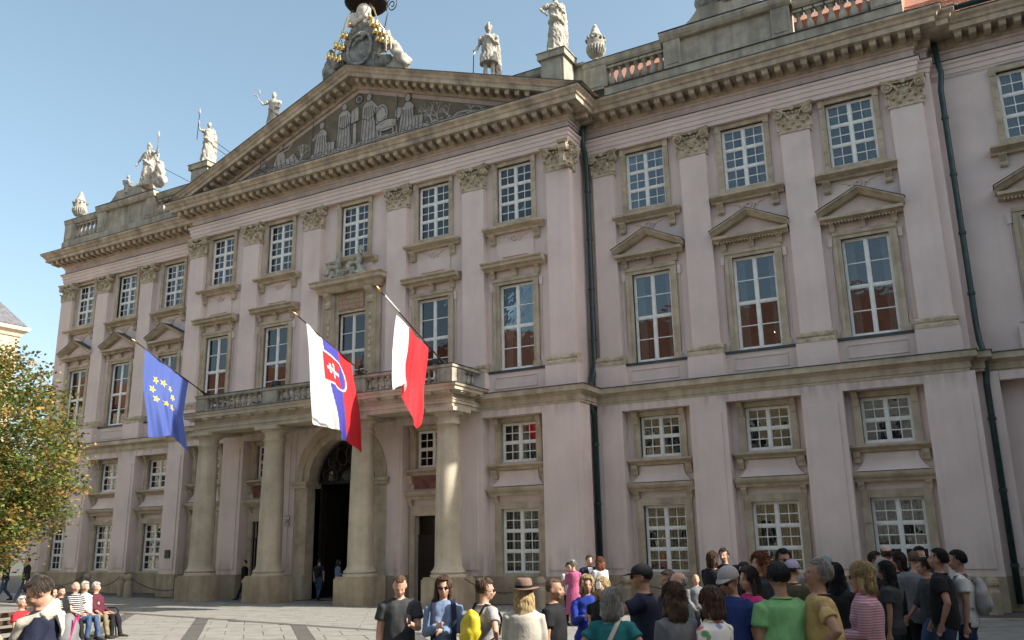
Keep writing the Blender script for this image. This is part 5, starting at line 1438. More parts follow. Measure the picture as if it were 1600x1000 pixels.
P('K', 'woman with a short grey bob and teal tee seen from behind', -3.32, -20.33, 172, 1.64, 'f', 'teal', .5, 'charcoal', ('bob', HGY), SKIN2, armR='hip', armL='hip', fat=1.12, face=False)
P('L', 'man in a navy tee and dark cap holding up a camera', -3.45, -19.17, -95, 1.83, 'm', 'navy', .62, 'black', ('crop', HBK), SKIN2, armR='hold', armL='cam', shades=True, cap='black')
P('M', 'balding grey man in a grey-green shirt behind the man with the camera', -3.36, -18.3, -80, 1.72, 'm', 'tealgrey', .7, 'khaki', ('balding', HGY), armR='down', armL='down', fat=1.12)
P('N', 'woman with long curly brown hair and a pale grey cardigan', -2.90, -19.80, -150, 1.66, 'f', 'grey', 1.0, 'djeans', ('curly', HBR), armR='hold', armL='fold')
P('O', 'woman with a brown bob in a white floral blouse', -2.40, -20.24, -128, 1.66, 'f', 'white', .7, 'khaki', ('bob', HBR), topm=pattern_mat('floral_cloth', 'floral'), armR='hold', armL='down', fat=1.1, shades=True)
P('P', 'tall man in a blue tee, grey cap and sunglasses', -2.42, -19.55, -32, 1.83, 'm', 'blue', .62, 'djeans', ('crop', HBR), SKIN2, armR='down', armL='down', fat=1.15, shades=True, cap='lgrey', hpitch=14)
P('Q', 'woman with dark brown hair in a magenta and white banded top', -2.62, -18.13, -50, 1.76, 'f', 'magenta', .6, 'black', ('long', HB), topm=pattern_mat('banded_cloth', 'bands'), armR='fold', armL='fold')
P('R', 'man with dark hair in a light green polo shirt seen from behind', -1.97, -19.53, -158, 1.84, 'm', 'green', .62, 'khaki', ('short', HBK), SKIN2, armR='down', armL='down', fat=1.18, face=False)
P('S', 'young man with sunlit curly brown hair and a dark jacket', -3.07, -15.76, -60, 1.86, 'm', 'charcoal', 1.0, 'jeans', ('curly', HRD), armR='down', armL='down', face=False)
P('T', 'tall dark-haired young man in sunglasses', -2.88, -15.3, 25, 1.90, 'm', 'grey', .62, 'jeans', ('short', HBK), SKIN2, armR='down', armL='down', shades=True)
P('U', 'person in a pale blue cap and an olive jacket seen from behind', -2.58, -16.2, 150, 1.79, 'm', 'olive', 1.0, 'khaki', ('crop', HB), armR='down', armL='down', cap='lilac')
P('V', 'white-haired man in a yellow polo shirt with his hand on his hip, looking up', -1.66, -19.37, -88, 1.87, 'm', 'yellow', .62, 'khaki', ('short', HGY), SKIN2, armR='down', armL='hip', fat=1.22, hpitch=-16)
P('W', 'woman with very long dark hair in black, seen from behind', -1.96, -16.72, 175, 1.75, 'f', 'black', 1.0, 'black', ('long', HBK), armR='down', armL='fold', face=False)
P('X', 'person in a grey-blue cap behind the white-haired man', -2.30, -15.4, 170, 1.81, 'm', 'blue', 1.0, 'jeans', ('crop', HB), armR='down', armL='down', cap='tealgrey', face=False)
P('Y', 'blonde woman in a pink knitted cardigan looking left with a handbag', -1.36, -18.71, -92, 1.82, 'f', 'rose', 1.0, hair=('bob', HBL), topm=pattern_mat('knit_cloth', 'knit'), skirt=(.6, .05, 'maroon'), armR='hold', armL='hold', fat=1.06, shades=True)
P('Z', 'slim woman with long black hair and all-black clothes', -1.56, -15.25, -100, 1.73, 'f', 'charcoal', .62, 'black', ('long', HBK), SKIN2, armR='down', armL='down', shoe=SHOEW)
P('Z2', 'woman in a red top next to the slim woman in black', -1.95, -14.7, -60, 1.64, 'f', 'red', .5, 'black', ('bob', HB), armR='hold', armL='down')
g = 'people talking by the right-hand windows'
P('A1', 'man in a black suit, leftmost of the group by the right-hand window', -2.09, -12.28, 70, 1.80, 'm', 'black', 1.0, 'black', ('short', HB), jacket=True, group=g)
P('A2', 'balding tall man in a black suit with a white collar, seen from behind', -1.85, -12.67, 175, 1.90, 'm', 'black', 1.0, 'black', ('balding', HB), jacket=True, group=g, face=False)
P('A3', 'woman with white-blonde hair in black among the suited men', -1.83, -13.5, 40, 1.72, 'f', 'black', .62, 'black', ('bob', HWH), group=g)
P('A4', 'dark-haired woman in a black jacket over white, facing left', -1.66, -12.9, -80, 1.80, 'f', 'black', 1.0, 'black', ('bob', HB), jacket=True, group=g)
P('A5', 'man in a grey jacket with cropped fair hair seen from behind', -1.42, -13.1, 165, 1.83, 'm', 'grey', 1.0, 'black', ('crop', HBR), jacket=True, group=g, hem=.76)
P('A6', 'dark-haired man in a navy suit at the back of the group', -1.50, -11.3, 30, 1.86, 'm', 'navy', 1.0, 'navy', ('short', HBK), jacket=True, group=g)
P('A7', 'man in a grey shirt and blue jeans walking left', -1.22, -13.82, -85, 1.74, 'm', 'charcoal', .9, 'jeans', ('short', HB), SKIN2, armR='fwd', armL='pocket', pose='walk2')
P('A8', 'heavy man in a black tee and jeans looking up to the left', -0.96, -14.94, -95, 1.88, 'm', 'black', .62, 'djeans', ('short', HBK), SKIN2, armR='down', armL='pocket', fat=1.15, hpitch=-12)
P('A9', 'young man in a white tee and torn jeans at the right edge of the crowd', -0.74, -14.49, -88, 1.85, 'm', 'white', .55, 'djeans', ('short', HBK), SKIN2, armR='down', armL='down', pose='walk')
P('B1', 'bald man in a grey waistcoat sitting by the wall', -6.35, -8.51, 10, 1.72, 'm', 'grey', 1.0, 'charcoal', None, pose='sit', armR='lap', armL='lap')
P('B3', 'person in a red headscarf sitting beside the bald man', -6.02, -8.38, -20, 1.66, 'f', 'black', 1.0, 'black', ('bob', hmat('red_scarf_cloth', (.35,.03,.02))), pose='sit', armR='lap', armL='lap')
P('B2', 'smiling man in black hugging a brown-haired woman by the second window', -5.02, -10.8, -20, 1.86, 'm', 'black', 1.0, 'black', ('short', HB), armR='fold', armL='out')
P('B4', 'brown-haired woman in black hugged by the smiling man', -5.22, -10.95, 150, 1.80, 'f', 'black', 1.0, 'black', ('bob', HBR), armR='fold', armL='fold', face=False)
P('D1', 'man in a dark suit walking behind the second column', -26.55, -2.5, -110, 1.50, 'm', 'black', 1.0, 'black', ('short', HBK), jacket=True, pose='walk', voxel=.02)
P('D2', 'person with a dark backpack and jeans entering the portal', -23.45, -1.7, 160, 1.50, 'm', 'navy', .62, 'jeans', ('short', HBK), pose='walk', voxel=.02, face=False)
P('D3', 'woman in a pale blouse standing in the dark portal', -22.35, -1.9, 100, 1.48, 'f', 'lblue', 1.0, 'khaki', ('long', HBK), armR='hold', voxel=.02)
P('D4', 'woman in a white blouse in the portal beside the third column', -21.75, -1.8, -60, 1.42, 'f', 'white', 1.0, 'khaki', ('long', HB), armL='hold', voxel=.02)
P('T1', 'person in a dark jacket and jeans walking behind the tree, further left', -36.2, -6.2, -90, 1.70, 'm', 'navy', 1.0, 'jeans', ('short', HB), pose='walk', voxel=.02)
P('T2', 'person in a black jacket and grey trousers striding behind the tree', -34.8, -6.2, -90, 1.72, 'm', 'black', 1.0, 'djeans', ('short', HB), pose='walk2', voxel=.02)
P('A', 'man in a dark jacket with a white pullover over his shoulders, phone in hand', -7.72, -22.96, -98, 1.86, 'm', 'navy', 1.0, 'charcoal', ('short', mat('greying_brown_hair', (.085,.065,.052), .5, .3, 9, .12, 60, spec=.4)), armR='phone', armL='phone', hpitch=26, hyaw=8, fat=1.25, jacket=True, voxel=.013)
P('Be3', 'bald man in a striped tee and jeans leaning back on the bench', -19.35, -14.55, 50, 1.76, 'm', 'black', .62, 'jeans', ('balding', HWH), topm=pattern_mat('striped_cloth', 'stripe'), pose='sit', armR='lap', armL='lap', fat=1.15)
P('Be4', 'white-haired person in a maroon top on the bench beside the striped tee', -19.55, -13.85, 62, 1.70, 'f', 'maroon', 1.0, 'black', ('short', HWH), pose='sit', armR='lap', armL='lap', face=False)
P('Be5', 'white-haired man in white between the two on the bench', -19.50, -14.2, 50, 1.74, 'm', 'white', .62, 'khaki', ('short', HWH), pose='sit', armR='lap', armL='lap')
P('Be2', 'person in a patterned top at the far end of the other bench', -18.7, -15.55, 40, 1.68, 'f', 'rose', .62, 'black', ('bob', HB), topm=pattern_mat('striped_cloth', 'stripe'), pose='sit', armR='lap', armL='lap')
P('Be1', 'person in a red flowered tee sitting on the near bench', -16.6, -17.55, 40, 1.62, 'f', 'red', .55, 'black', ('short', HWH), pose='sit', armR='lap', armL='lap')

P('F1', 'short-haired man in dark blue half hidden behind the man with the camera', -3.95, -17.0, -60, 1.68, 'm', 'navy', 1.0, 'black', ('short', HB), SKIN2, face=True)
P('F2', 'woman with a dark bob in charcoal between the green and yellow polo shirts', -1.95, -17.9, -60, 1.72, 'f', 'charcoal', 1.0, 'black', ('bob', HB), armR='fold', armL='fold')
P('F4', 'man in a dark olive jacket in front of the second right window', -3.25, -14.2, 20, 1.74, 'm', 'olive', 1.0, 'black', ('crop', HBK), SKIN2)
P('F5', 'woman in a black coat between the hugging pair and the red-curled man', -4.0, -13.2, -40, 1.66, 'f', 'black', 1.0, 'black', ('long', HB), armR='fold', armL='down')
P('Be6', 'dark-haired person in black seated at the left end of the row by the tree', -19.15, -15.05, 45, 1.66, 'f', 'black', 1.0, 'black', ('short', HBK), pose='sit', armR='lap', armL='lap')
# carried things
def hexa(name, mb, m, label, cat, **kw): return part(name, mb, m, None, label=label, cat=cat, **kw)
def backpack(key, m, strapm, label, accent=None, w=.15):
    e, F, s, rz = CAST[key]; T = F['T']; g = MB()
    zc = T(1.20); yb = .20
    g.ball((0, yb, zc), (w, .095, .23), 18, 14); g.ball((0, yb+.07, zc-.06), (w*.75, .05, .13), 14, 10)
    p0 = wpt(key, (0, yb, zc-.24))
    b = empty('backpack', tuple(p0), label, 'backpack'); b.rotation_euler = (0, 0, rz)
    def loc(mb): mb.v = [tuple(Vector(q)*s - Vector((0, yb, zc-.24))*s) for q in mb.v]; return mb
    remesh_part('bag', loc(g), .016, m, b, disp=.012, dfreq=(16, 16, 16), seed=3)
    for a in (-1, 1):
        t = MB().tube([V(a*.08, .15, T(1.36)), V(a*.10, .06, T(1.485)), V(a*.115, -.08, T(1.45)), V(a*.125, -.155, T(1.32)), V(a*.15, -.10, T(1.14)), V(a*.14, .10, T(1.06))], [(.022,.006)]*6, 8, side=(1,0,0))
        put('strap', mesh_of('strap', loc(t), strapm, True), b, WLOC[b.name])
    if accent:
        t = MB().tube([V(-w*.98, yb, zc-.20), V(-w*1.02, yb+.03, zc), V(-w*.6, yb+.06, zc+.21)], .008, 8); t.tube([V(w*.98, yb, zc-.20), V(w*1.02, yb+.03, zc), V(w*.6, yb+.06, zc+.21)], .008, 8)
        put('piping', mesh_of('piping', loc(t), accent, True), b, WLOC[b.name])
backpack('D', mat('yellow_nylon', (.62,.50,.03), .4, .08, 6, .3, 20), C('black'), 'bright yellow backpack on the back of the person with the bun')
backpack('A', C('grey'), C('charcoal'), 'grey backpack with crimson piping worn by the man with the white pullover', C('magenta'))
backpack('D2', C('black'), C('black'), 'dark backpack on the person entering the portal')
backpack('A9', C('lgrey'), C('grey'), 'pale grey backpack on the young man in the white tee')
def phone(key, a, label):
    p = hand(key, a); g = MB().box(-.036, .036, -.005, .005, -.07, .07)
    o = part('phone', g, EYE, None, loc=(0, 0, 0), label=label, cat='phone'); o.location = p + V(0, 0, .02); o.rotation_euler = (R(-50), 0, CAST[key][3])
phone('B', 1, 'black phone in the hand of the man in the dark polo shirt')
phone('A', -1, 'black phone held by the man with the white pullover')
p = hand('L', 1); o = part('camera', MB().box(-.05,.05,-.02,.02,-.03,.03).box(-.02,.02,-.03,-.02,-.015,.015), mat('silver_plastic', (.6,.6,.6), .3, .05, 5), None, loc=(0,0,0), label='small silver camera held up by the man in the navy tee', cat='camera'); o.location = p; o.rotation_euler = (0, 0, CAST['L'][3])
p = hand('L', -1); part('walking_stick', MB().tube([p+V(0,0,.06), p+V(.01,0,-.4), V(p.x+.03, p.y, .01)], .011, 8), IRON, None, label='thin black walking stick below the camera of the man in the navy tee', cat='walking stick')
# white pullover draped over A
e, F, s, rz = CAST['A']; T = F['T']
g = MB()
g.tube([V(-.21,.02,T(1.40)), V(-.10,.06,T(1.475)), V(0,.085,T(1.48)), V(.10,.06,T(1.475)), V(.21,.02,T(1.40))], [(.05,.075),(.045,.085),(.04,.09),(.045,.085),(.05,.075)], 12, side=(0,1,0))
for a in (-1, 1): g.tube([V(a*.20,.0,T(1.42)), V(a*.19,-.13,T(1.38)), V(a*.13,-.19,T(1.22)), V(a*.09,-.22,T(1.02)), V(a*.08,-.24,T(.86))], [.055,.055,.05,.045,.035], 12)
g.tube([V(0,.12,T(1.45)), V(0,.17,T(1.32)), V(0,.165,T(1.2))], [(.16,.035),(.17,.03),(.13,.02)], 12, side=(1,0,0))
remesh_part('draped_pullover', scale_mb(g, s), .016, C('cream'), e, disp=.012, dfreq=(10, 10, 14), seed=9)
# handbag of Y, cross-body strap of K
p = hand('Y', 1); hb = empty('handbag', (p.x, p.y, p.z-.34), 'dark patterned handbag held by the blonde woman in the knitted cardigan', 'handbag'); hb.rotation_euler = (0, 0, CAST['Y'][3])
remesh_part('bag', MB().ball((0,0,.15), (.10,.17,.16), 16, 12), .016, C('brown'), hb, disp=.008)
put('handle', mesh_of('handle', MB().tube([(0,-.1,.26),(0,-.06,.36),(0,.06,.36),(0,.1,.26)], .010, 8), TANL, True), hb, WLOC[hb.name])
e, F, s, rz = CAST['K']; T = F['T']
g = MB().tube([V(-.08,.02,T(1.50)), V(-.05,.135,T(1.42)), V(.02,.172,T(1.28)), V(.08,.178,T(1.12)), V(.15,.155,T(.98))], [(.022,.006)]*5, 8, side=(1,0,0))
put('shoulder_strap', mesh_of('shoulder_strap', scale_mb(g, s), C('cream'), True), e, WLOC[e.name])
e, F, s, rz = CAST['C']; T = F['T']
for a in (-1, 1):
    g = MB().tube([V(a*.11,-.02,T(1.50)), V(a*.12,-.115,T(1.42)), V(a*.125,-.168,T(1.28)), V(a*.12,-.165,T(1.1)), V(a*.13,-.16,T(.9))], [(.030,.008)]*5, 8, side=(1,0,0))
    put('cardigan_edge', mesh_of('cardigan_edge', scale_mb(g, s), C('navy'), True), e, WLOC[e.name])

# ---------------------------------------------------------------- stone statues
def statue(label, x, y, z, f, H, robe=True, armR='down', armL='down', female=True, cape=True, short=False, cat='statue', pose='stand', hyaw=0, hpitch=0, extra=None, bare=False, m=None):
    F = make_figure(1.75, 'f' if female else 'm', armR, armL, pose, 1.05, hyaw, hpitch); s = H/1.75
    g = MB(); g.add(F['body'].v, F['body'].f); T = F['T']
    hm = hair_mb(F, 'short' if not female else 'bun'); g.add(hm.v, hm.f)
    hc = F['hc']
    if pose != 'sit':
        if not bare: sm_ = shirt_mb(F, .5 if not short else .3, .9, .02, .012); g.add(sm_.v, sm_.f)
        if short: sk = skirt_mb(F, .42, .07); g.add(sk.v, sk.f)
        else:
            # long robe with a stepping leg and gathered folds
            n = 7; g.tube([V(.01*math.sin(i), .02*math.sin(i*1.3), 1.06-i*1.04/n) for i in range(n+1)], [(.16+.012*i, .13+.018*i) for i in range(n+1)], 20, side=(1,0,0))
            for k in range(9):
                a = 2*math.pi*k/9; g.tube([V(.13*math.cos(a), .11*math.sin(a), 1.02), V(.19*math.cos(a+.1), .17*math.sin(a+.1), .6), V(.235*math.cos(a), .215*math.sin(a), .03)], [.02,.035,.045], 7)
            g.tube([V(-.16,-.10,1.08), V(0,-.19,.98), V(.15,-.12,.86), V(.2,.05,.8)], [.045,.05,.05,.04], 8)
        if cape:
            g.tube([V(.14,.06,T(1.46)), V(.20,.10,T(1.2)), V(.22,.12,T(.85)), V(.22,.13,T(.45)), V(.20,.12,T(.12))], [(.09,.04),(.10,.06),(.10,.07),(.10,.075),(.09,.06)], 12, side=(1,0,0))
            g.tube([V(-.17,.02,T(1.42)), V(0,-.13,T(1.38)), V(.16,-.02,T(1.46))], [.035,.045,.05], 8)
    else:
        sm_ = shirt_mb(F, .2, .9, .015, .004); g.add(sm_.v, sm_.f)
        g.tube([V(0,.05,.45), V(0,-.2,.46), V(0,-.42,.42), V(0,-.48,.2), V(0,-.5,.05)], [(.2,.12),(.19,.12),(.18,.12),(.17,.10),(.18,.10)], 14, side=(1,0,0))
        g.box(-.25, .25, -.1, .3, 0, .36)
    g.box(-.27, .27, -.25, .27, -.06, .05)
    if extra: extra(g, F)
    e = empty('statue', (x, y, z), label, 'statue'); e.rotation_euler = (0, 0, R(f))
    remesh_part('figure', scale_mb(g, s), .028, m or STAT, e, disp=.022, dfreq=(26, 26, 7), seed=len(label), smooth_it=1)
    return e, F, s
def spear(e, F, s, a, top, bot=0.05, tip=True):
    S, ud, E, fd, W, am = F['arms'][a]; p = W+fd*.08
    t = MB().tube([V(p.x+a*.02, p.y, bot), V(p.x, p.y, top)], .014, 6); 
    put('spear', mesh_of('spear', scale_mb(t, s), IRON), e, WLOC[e.name])
    if tip: put('spear_head', mesh_of('spear_head', scale_mb(MB().lathe([(.0,top-.02),(.03,top+.02),(.045,top+.08),(.03,top+.18),(.0,top+.28)], p.x, p.y, 8), s), STAT), e, WLOC[e.name])
def helmet(g, F):
    hc = F['hc']; g.ball(hc+V(0,.02,.06), (.10,.12,.09), 14, 10); g.tube([hc+V(0,-.10,.12), hc+V(0,0,.20), hc+V(0,.12,.14), hc+V(0,.15,.0)], .025, 8)
e, F, s = statue('robed stone statue with a long spear above the left end of the pediment', -31.75, -1.45, 19.93, 40, 2.25, armR=((.35,-.55,-.2),(.1,-.2,.95)), armL='down')
spear(e, F, s, -1, 1.95, .9)
# stays
part('iron_stay', MB().tube([(-31.5,-1.3,21.2),(-30.3,.2,20.0)], .015, 6).tube([(-31.5,-1.3,20.9),(-30.3,.2,19.8)], .015, 6), IRON, None, label='thin iron stays behind the statue with the long spear', cat='iron stay')
statue('bust-like stone figure holding a small wreath on the left slope of the pediment', -26.6, -2.0, 20.17, 30, 1.95, armR=((.7,-.2,-.3),(.4,-.2,.9)), armL='lap', female=False, extra=lambda g, F: ring_b(g, F))if False else None
def wreath(g, F):
    S, ud, E, fd, W, am = F['arms'][-1]; p = W+fd*.14; n = 16
    g.tube([p+V(.11*math.cos(2*math.pi*i/n), 0, .11+.12*math.sin(2*math.pi*i/n)) for i in range(n+1)], .022, 6)
statue('stone figure holding up a wreath on the left slope of the pediment', -26.9, -2.0, 19.95, 30, 2.2, armR=((.55,-.3,-.5),(.5,-.3,.75)), armL='lap', female=False, cape=False, extra=wreath)
e, F, s = statue('stone warrior statue in a short tunic and cape with a sword on the right slope', -15.5, -1.9, 19.25, 25, 2.6, armR=((.35,.05,-.9),(.25,-.35,-.7)), armL='chest', female=False, short=True, extra=helmet)
spear(e, F, s, -1, .98, .1, tip=False)
statue('robed stone statue, arm across chest, on the corner pedestal right of the pediment', -12.75, -1.45, 19.92, 35, 2.65, armR=((.65,-.1,-.35),(-.4,-.5,-.75)), armL='chest', hyaw=-25)
# left sculpture group on the attic
e, F, s = statue('crowned stone woman with a spear, centre of the left roof sculpture group', -37.3, -.6, 20.4, 20, 2.35, armR=((.55,-.1,-.85),(.3,-.25,-.9)), armL='spear', extra=helmet)
spear(e, F, s, 1, 1.95, .1)
statue('seated stone figure left of the crowned woman on the roof', -38.8, -.6, 20.1, 60, 1.75, pose='sit', armR='lap', armL='lap', female=False, m=CREST)
g = MB().ball((-36.4,-.55,20.9), (.35,.25,.75), 14, 10).ball((-36.2,-.6,20.4), (.45,.25,.35), 12, 8).tube([(-36.6,-.6,21.6),(-36.5,-.6,22.1)], [.12,.05], 8)
remesh_part('trophy', g, .04, STAT, None, disp=.06, dfreq=(9, 9, 9), seed=2, loc=(0,0,0), label='draped stone trophy of arms right of the crowned woman on the roof', cat='sculpture')
part('iron_stay', MB().tube([(-36.2,-.4,21.2),(-34.3,.6,20.0)], .015, 6), IRON, None, label='thin iron stay behind the stone trophy', cat='iron stay')
# right group: only its foot is in view
statue('seated stone figure on the right roof block, cut off by the top edge', -6.4, -.6, 20.38, -20, 2.3, pose='sit', armR='lap', armL='lap', female=True, m=CREST)
statue('standing robed stone figure on the right roof block, cut off by the top edge', -5.75, -.55, 20.38, 10, 2.3)
g = MB().ball((-7.15,-.6,20.7), (.45,.3,.4), 12, 8).ball((-6.9,-.5,21.1), (.3,.25,.5), 12, 8)
remesh_part('trophy', g, .04, CREST, None, disp=.06, dfreq=(9, 9, 9), seed=4, loc=(0,0,0), label='heap of carved stone arms on the right roof block', cat='sculpture')
# urns
def urn(x, y, z, label, s=1.0):
    e = empty('roof_urn', (x, y, z), label, 'urn'); e.scale = (.78, .78, 1.06)
    put('bowl', mesh_of('bowl', MB().lathe([(.20*s,0),(.22*s,.06*s),(.14*s,.12*s),(.16*s,.18*s),(.30*s,.28*s),(.42*s,.45*s),(.45*s,.62*s),(.43*s,.66*s),(.44*s,.70*s),(.44*s,.90*s),(.38*s,.96*s),(.30*s,1.0*s)], n=28), STAT, True), e, WLOC[e.name])
    fl = MB()
    for k in range(20):
        a = 2*math.pi*k/20; fl.tube([(.17*s*math.cos(a), .17*s*math.sin(a), .18*s), (.33*s*math.cos(a), .33*s*math.sin(a), .28*s), (.45*s*math.cos(a), .45*s*math.sin(a), .45*s), (.47*s*math.cos(a), .47*s*math.sin(a), .60*s)], [.02*s,.035*s,.045*s,.03*s], 6)
    put('gadroons', mesh_of('gadroons', fl, STAT), e, WLOC[e.name])
    gl = MB(); rnd = random.Random(5)
    for k in range(12):
        a = 2*math.pi*k/12; gl.ball((.46*s*math.cos(a), .46*s*math.sin(a), (.93-.05*(k % 2))*s), .075*s, 8, 6)
    put('garland', mesh_of('garland', gl, CREST, True), e, WLOC[e.name])
    put('lid', mesh_of('lid', MB().lathe([(.34*s,1.0*s),(.36*s,1.05*s),(.30*s,1.12*s),(.22*s,1.25*s),(.20*s,1.34*s),(.12*s,1.38*s),(.14*s,1.44*s),(.05*s,1.56*s)], n=20), STAT, True), e, WLOC[e.name])
urn(-11.5, -.62, 19.66, 'gadrooned stone urn with a garland between the corner statue and the right balustrade', .98)
urn(-42.75, -.62, 19.62, 'stone urn with a pointed lid at the left end of the roof', 1.0)

# crest on the pediment: cartouche, hat, tassels, putti
CXc = -21.7; cy = -1.95
ce = empty('coat_of_arms', (CXc, cy, 21.55), 'carved coat of arms under a wide black hat with gilded tassels on the pediment top', 'coat of arms')
def cl(mb): mb.v = [(q[0]-CXc, q[1]-cy, (q[2]-21.4)*1.2-.15) for q in (tuple(p_) for p_ in mb.v)]; return mb
def cp(name, mb, m, vox=None, disp=0, fr=(12,12,12), seed=0, smooth=True):
    mb = cl(mb)
    if vox: remesh_part(name, mb, vox, m, ce, disp=disp, dfreq=fr, seed=seed, smooth_it=1)
    else: put(name, mesh_of(name, mb, m, smooth), ce, WLOC[ce.name])
g = MB().ball((CXc,cy,22.45), (1.05,.38,.95), 20, 14).ball((CXc,cy+.05,21.8), (1.5,.35,.4), 18, 10).tube([(CXc-1.0,cy,22.2),(CXc-.8,cy-.1,22.9),(CXc-.3,cy-.15,23.5),(CXc,cy-.15,23.7)], [.28,.24,.2,.15], 10)
g.tube([(CXc+1.0,cy,22.2),(CXc+.8,cy-.1,22.9),(CXc+.3,cy-.15,23.5)], [.25,.2,.15], 10); g.ball((CXc,cy-.05,23.55), (.5,.35,.35), 14, 10)
cp('cartouche', g, CREST, .045, .05, (7,7,7), 1)
g = MB().tube([(CXc+.65*math.cos(t), cy-.38, 22.4+.62*math.sin(t)) for t in [2*math.pi*i/20 for i in range(21)]], .07, 8)
g.tube([(CXc-.35,cy-.42,22.55),(CXc-.1,cy-.46,22.75),(CXc+.15,cy-.46,22.72),(CXc+.4,cy-.42,22.9)], .07, 8)
for k in range(5): g.ball((CXc-.3+.15*k, cy-.44, 22.9+.05*math.sin(k)), .07, 8, 6)
cp('shield_relief', g, CREST, .035, .015, (20,20,20), 2)
g = MB().ball((CXc-.38,cy-.2,23.75), (.30,.28,.28), 14, 10).ball((CXc+.08,cy-.25,23.95), (.34,.3,.30), 14, 10).tube([(CXc-.62,cy-.25,23.55),(CXc-.2,cy-.42,23.5),(CXc+.3,cy-.35,23.72)], .09, 8)
cp('white_crown', g, mat('pale_limestone', (.66,.62,.54), .8, .15, 4, .3, 20), .04, .01, (12,12,12), 3)
g = MB().lathe([(.0,24.40),(.2,24.35),(.65,24.28),(.88,24.34),(.95,24.42),(.85,24.46),(.5,24.5),(.42,24.85),(.3,24.95),(0,24.97)], CXc, cy, 32, cap=False)
cp('hat', g, mat('black_red_hat_paint', (.007,.006,.006), .8, .2, 3))
ts = MB()
for sx in (-1, 1):
    for r_ in range(4):
        for k in range(r_+1):
            cr = MB(); tx = CXc+sx*(.55+.27*r_)+(k-r_*.5)*.22; tz = 23.55-.34*r_-.1*k; ty = cy-.42
            cr.lathe([(.0,tz+.18),(.03,tz+.17),(.07,tz+.12),(.05,tz+.09),(.085,tz+.05),(.115,tz-.12),(.0,tz-.12)], tx, ty, 10, cap=False)
            cp('tassel', cr, GOLD)
    ts.tube([(CXc+sx*.4,cy-.3,24.2),(CXc+sx*.75,cy-.4,23.8),(CXc+sx*1.0,cy-.4,23.2),(CXc+sx*1.45,cy-.35,22.6)], .03, 6)
cp('cord', ts, GOLD)
# putti and drapery at the sides
def putto(cx_, cz_, f, s, nm, m=STAT):
    F = make_figure(1.75, 'm', 'raise_', 'lap', 'sit', 1.2); g = MB(); g.add(F['body'].v, F['body'].f); h = hair_mb(F, 'curly'); g.add(h.v, h.f)
    Rm = Matrix.Rotation(R(f), 3, 'Z'); g.v = [tuple(Rm @ (Vector(q)*s) + Vector((cx_, cy-.25, cz_))) for q in g.v]
    cp(nm, g, m, .03, .012, (20,20,20), 5)
putto(CXc+1.45, 21.75, 40, .85, 'putto')
putto(CXc+.95, 21.7, -20, .5, 'putto')
putto(CXc-1.75, 21.7, -40, .5, 'putto', CREST)
g = MB().tube([(CXc+.9,cy-.2,22.9),(CXc+1.3,cy-.3,22.6),(CXc+1.75,cy-.1,22.0),(CXc+2.3,cy,21.3)], [.14,.18,.2,.14], 12).ball((CXc+1.6,cy+.2,21.6), (.7,.25,.4), 14, 10)
cp('drapery', g, STAT, .04, .06, (12,12,5), 6)
g = MB().tube([(CXc-1.0,cy-.1,22.3),(CXc-1.55,cy-.2,22.25),(CXc-1.85,cy-.05,21.75),(CXc-1.75,cy,21.45)], [.3,.34,.34,.26], 12).ball((CXc-1.75,cy-.1,22.05), (.42,.38,.42), 14, 10).ball((CXc-1.7,cy-.2,22.65), (.16,.16,.17), 10, 8)
cp('drapery', g, CREST, .04, .06, (10,10,6), 7)
g = MB().tube([(CXc-1.1,cy,22.3),(CXc-1.35,cy,23.3)], .02, 6).tube([(CXc-1.55,cy,23.0),(CXc-1.12,cy,23.14)], .018, 6).tube([(CXc-1.5,cy,22.8),(CXc-1.12,cy,22.92)], .015, 6)
cp('patriarchal_cross', g, IRON)
g = MB().tube([(CXc+.9,cy,22.6),(CXc+1.15,cy,23.55),(CXc+1.22,cy,23.68)], .022, 6)
g.tube([(CXc+1.42+(.30*(1-i/40)+.03)*math.cos(-2.6-i*.33), cy, 23.95+(.30*(1-i/40)+.03)*math.sin(-2.6-i*.33)) for i in range(38)], .022, 6)
cp('crozier', g, IRON)
# two figures on the hood of the centre window
e, F, s = statue('seated grey-green stone figure on the left of the hood over the inscription', WX['C3']-.55, -PY-.42, 12.68, -35, 1.5, pose='sit', armR='lap', armL='fold', m=mat('verdigris_stone', (.36,.38,.31), .85, .2, 5, .4, 25))
e, F, s = statue('crowned grey-green stone figure leaning on the right of the hood over the inscription', WX['C3']+.55, -PY-.42, 12.68, -40, 1.55, pose='sit', armR='hold', armL='out', m=MATS['verdigris_stone'], extra=helmet)
# ---------------------------------------------------------------- flags
def cloth_mat(name, rgb):
    m = bpy.data.materials.new(name); m.use_nodes = True; n = m.node_tree.nodes; l = m.node_tree.links
    b = n['Principled BSDF']; b.inputs['Base Color'].default_value = (*rgb, 1); b.inputs['Roughness'].default_value = .75
    tr = n.new('ShaderNodeBsdfTranslucent'); tr.inputs[0].default_value = (*rgb, 1)
    mx = n.new('ShaderNodeMixShader'); mx.inputs[0].default_value = .35
    l.new(b.outputs[0], mx.inputs[1]); l.new(tr.outputs[0], mx.inputs[2]); l.new(mx.outputs[0], n['Material Output'].inputs[0])
    return m
FM = [cloth_mat('flag_white', (.74,.73,.70)), cloth_mat('flag_blue', (.07,.07,.42)), cloth_mat('flag_red', (.62,.025,.035)), cloth_mat('flag_star_yellow', (.85,.68,.10)), cloth_mat('flag_light_blue', (.085,.135,.43))]
def interp(pts, t):
    x = t*(len(pts)-1); i = min(int(x), len(pts)-2); f = x-i
    return [a+(b-a)*f for a, b in zip(pts[i], pts[i+1])]
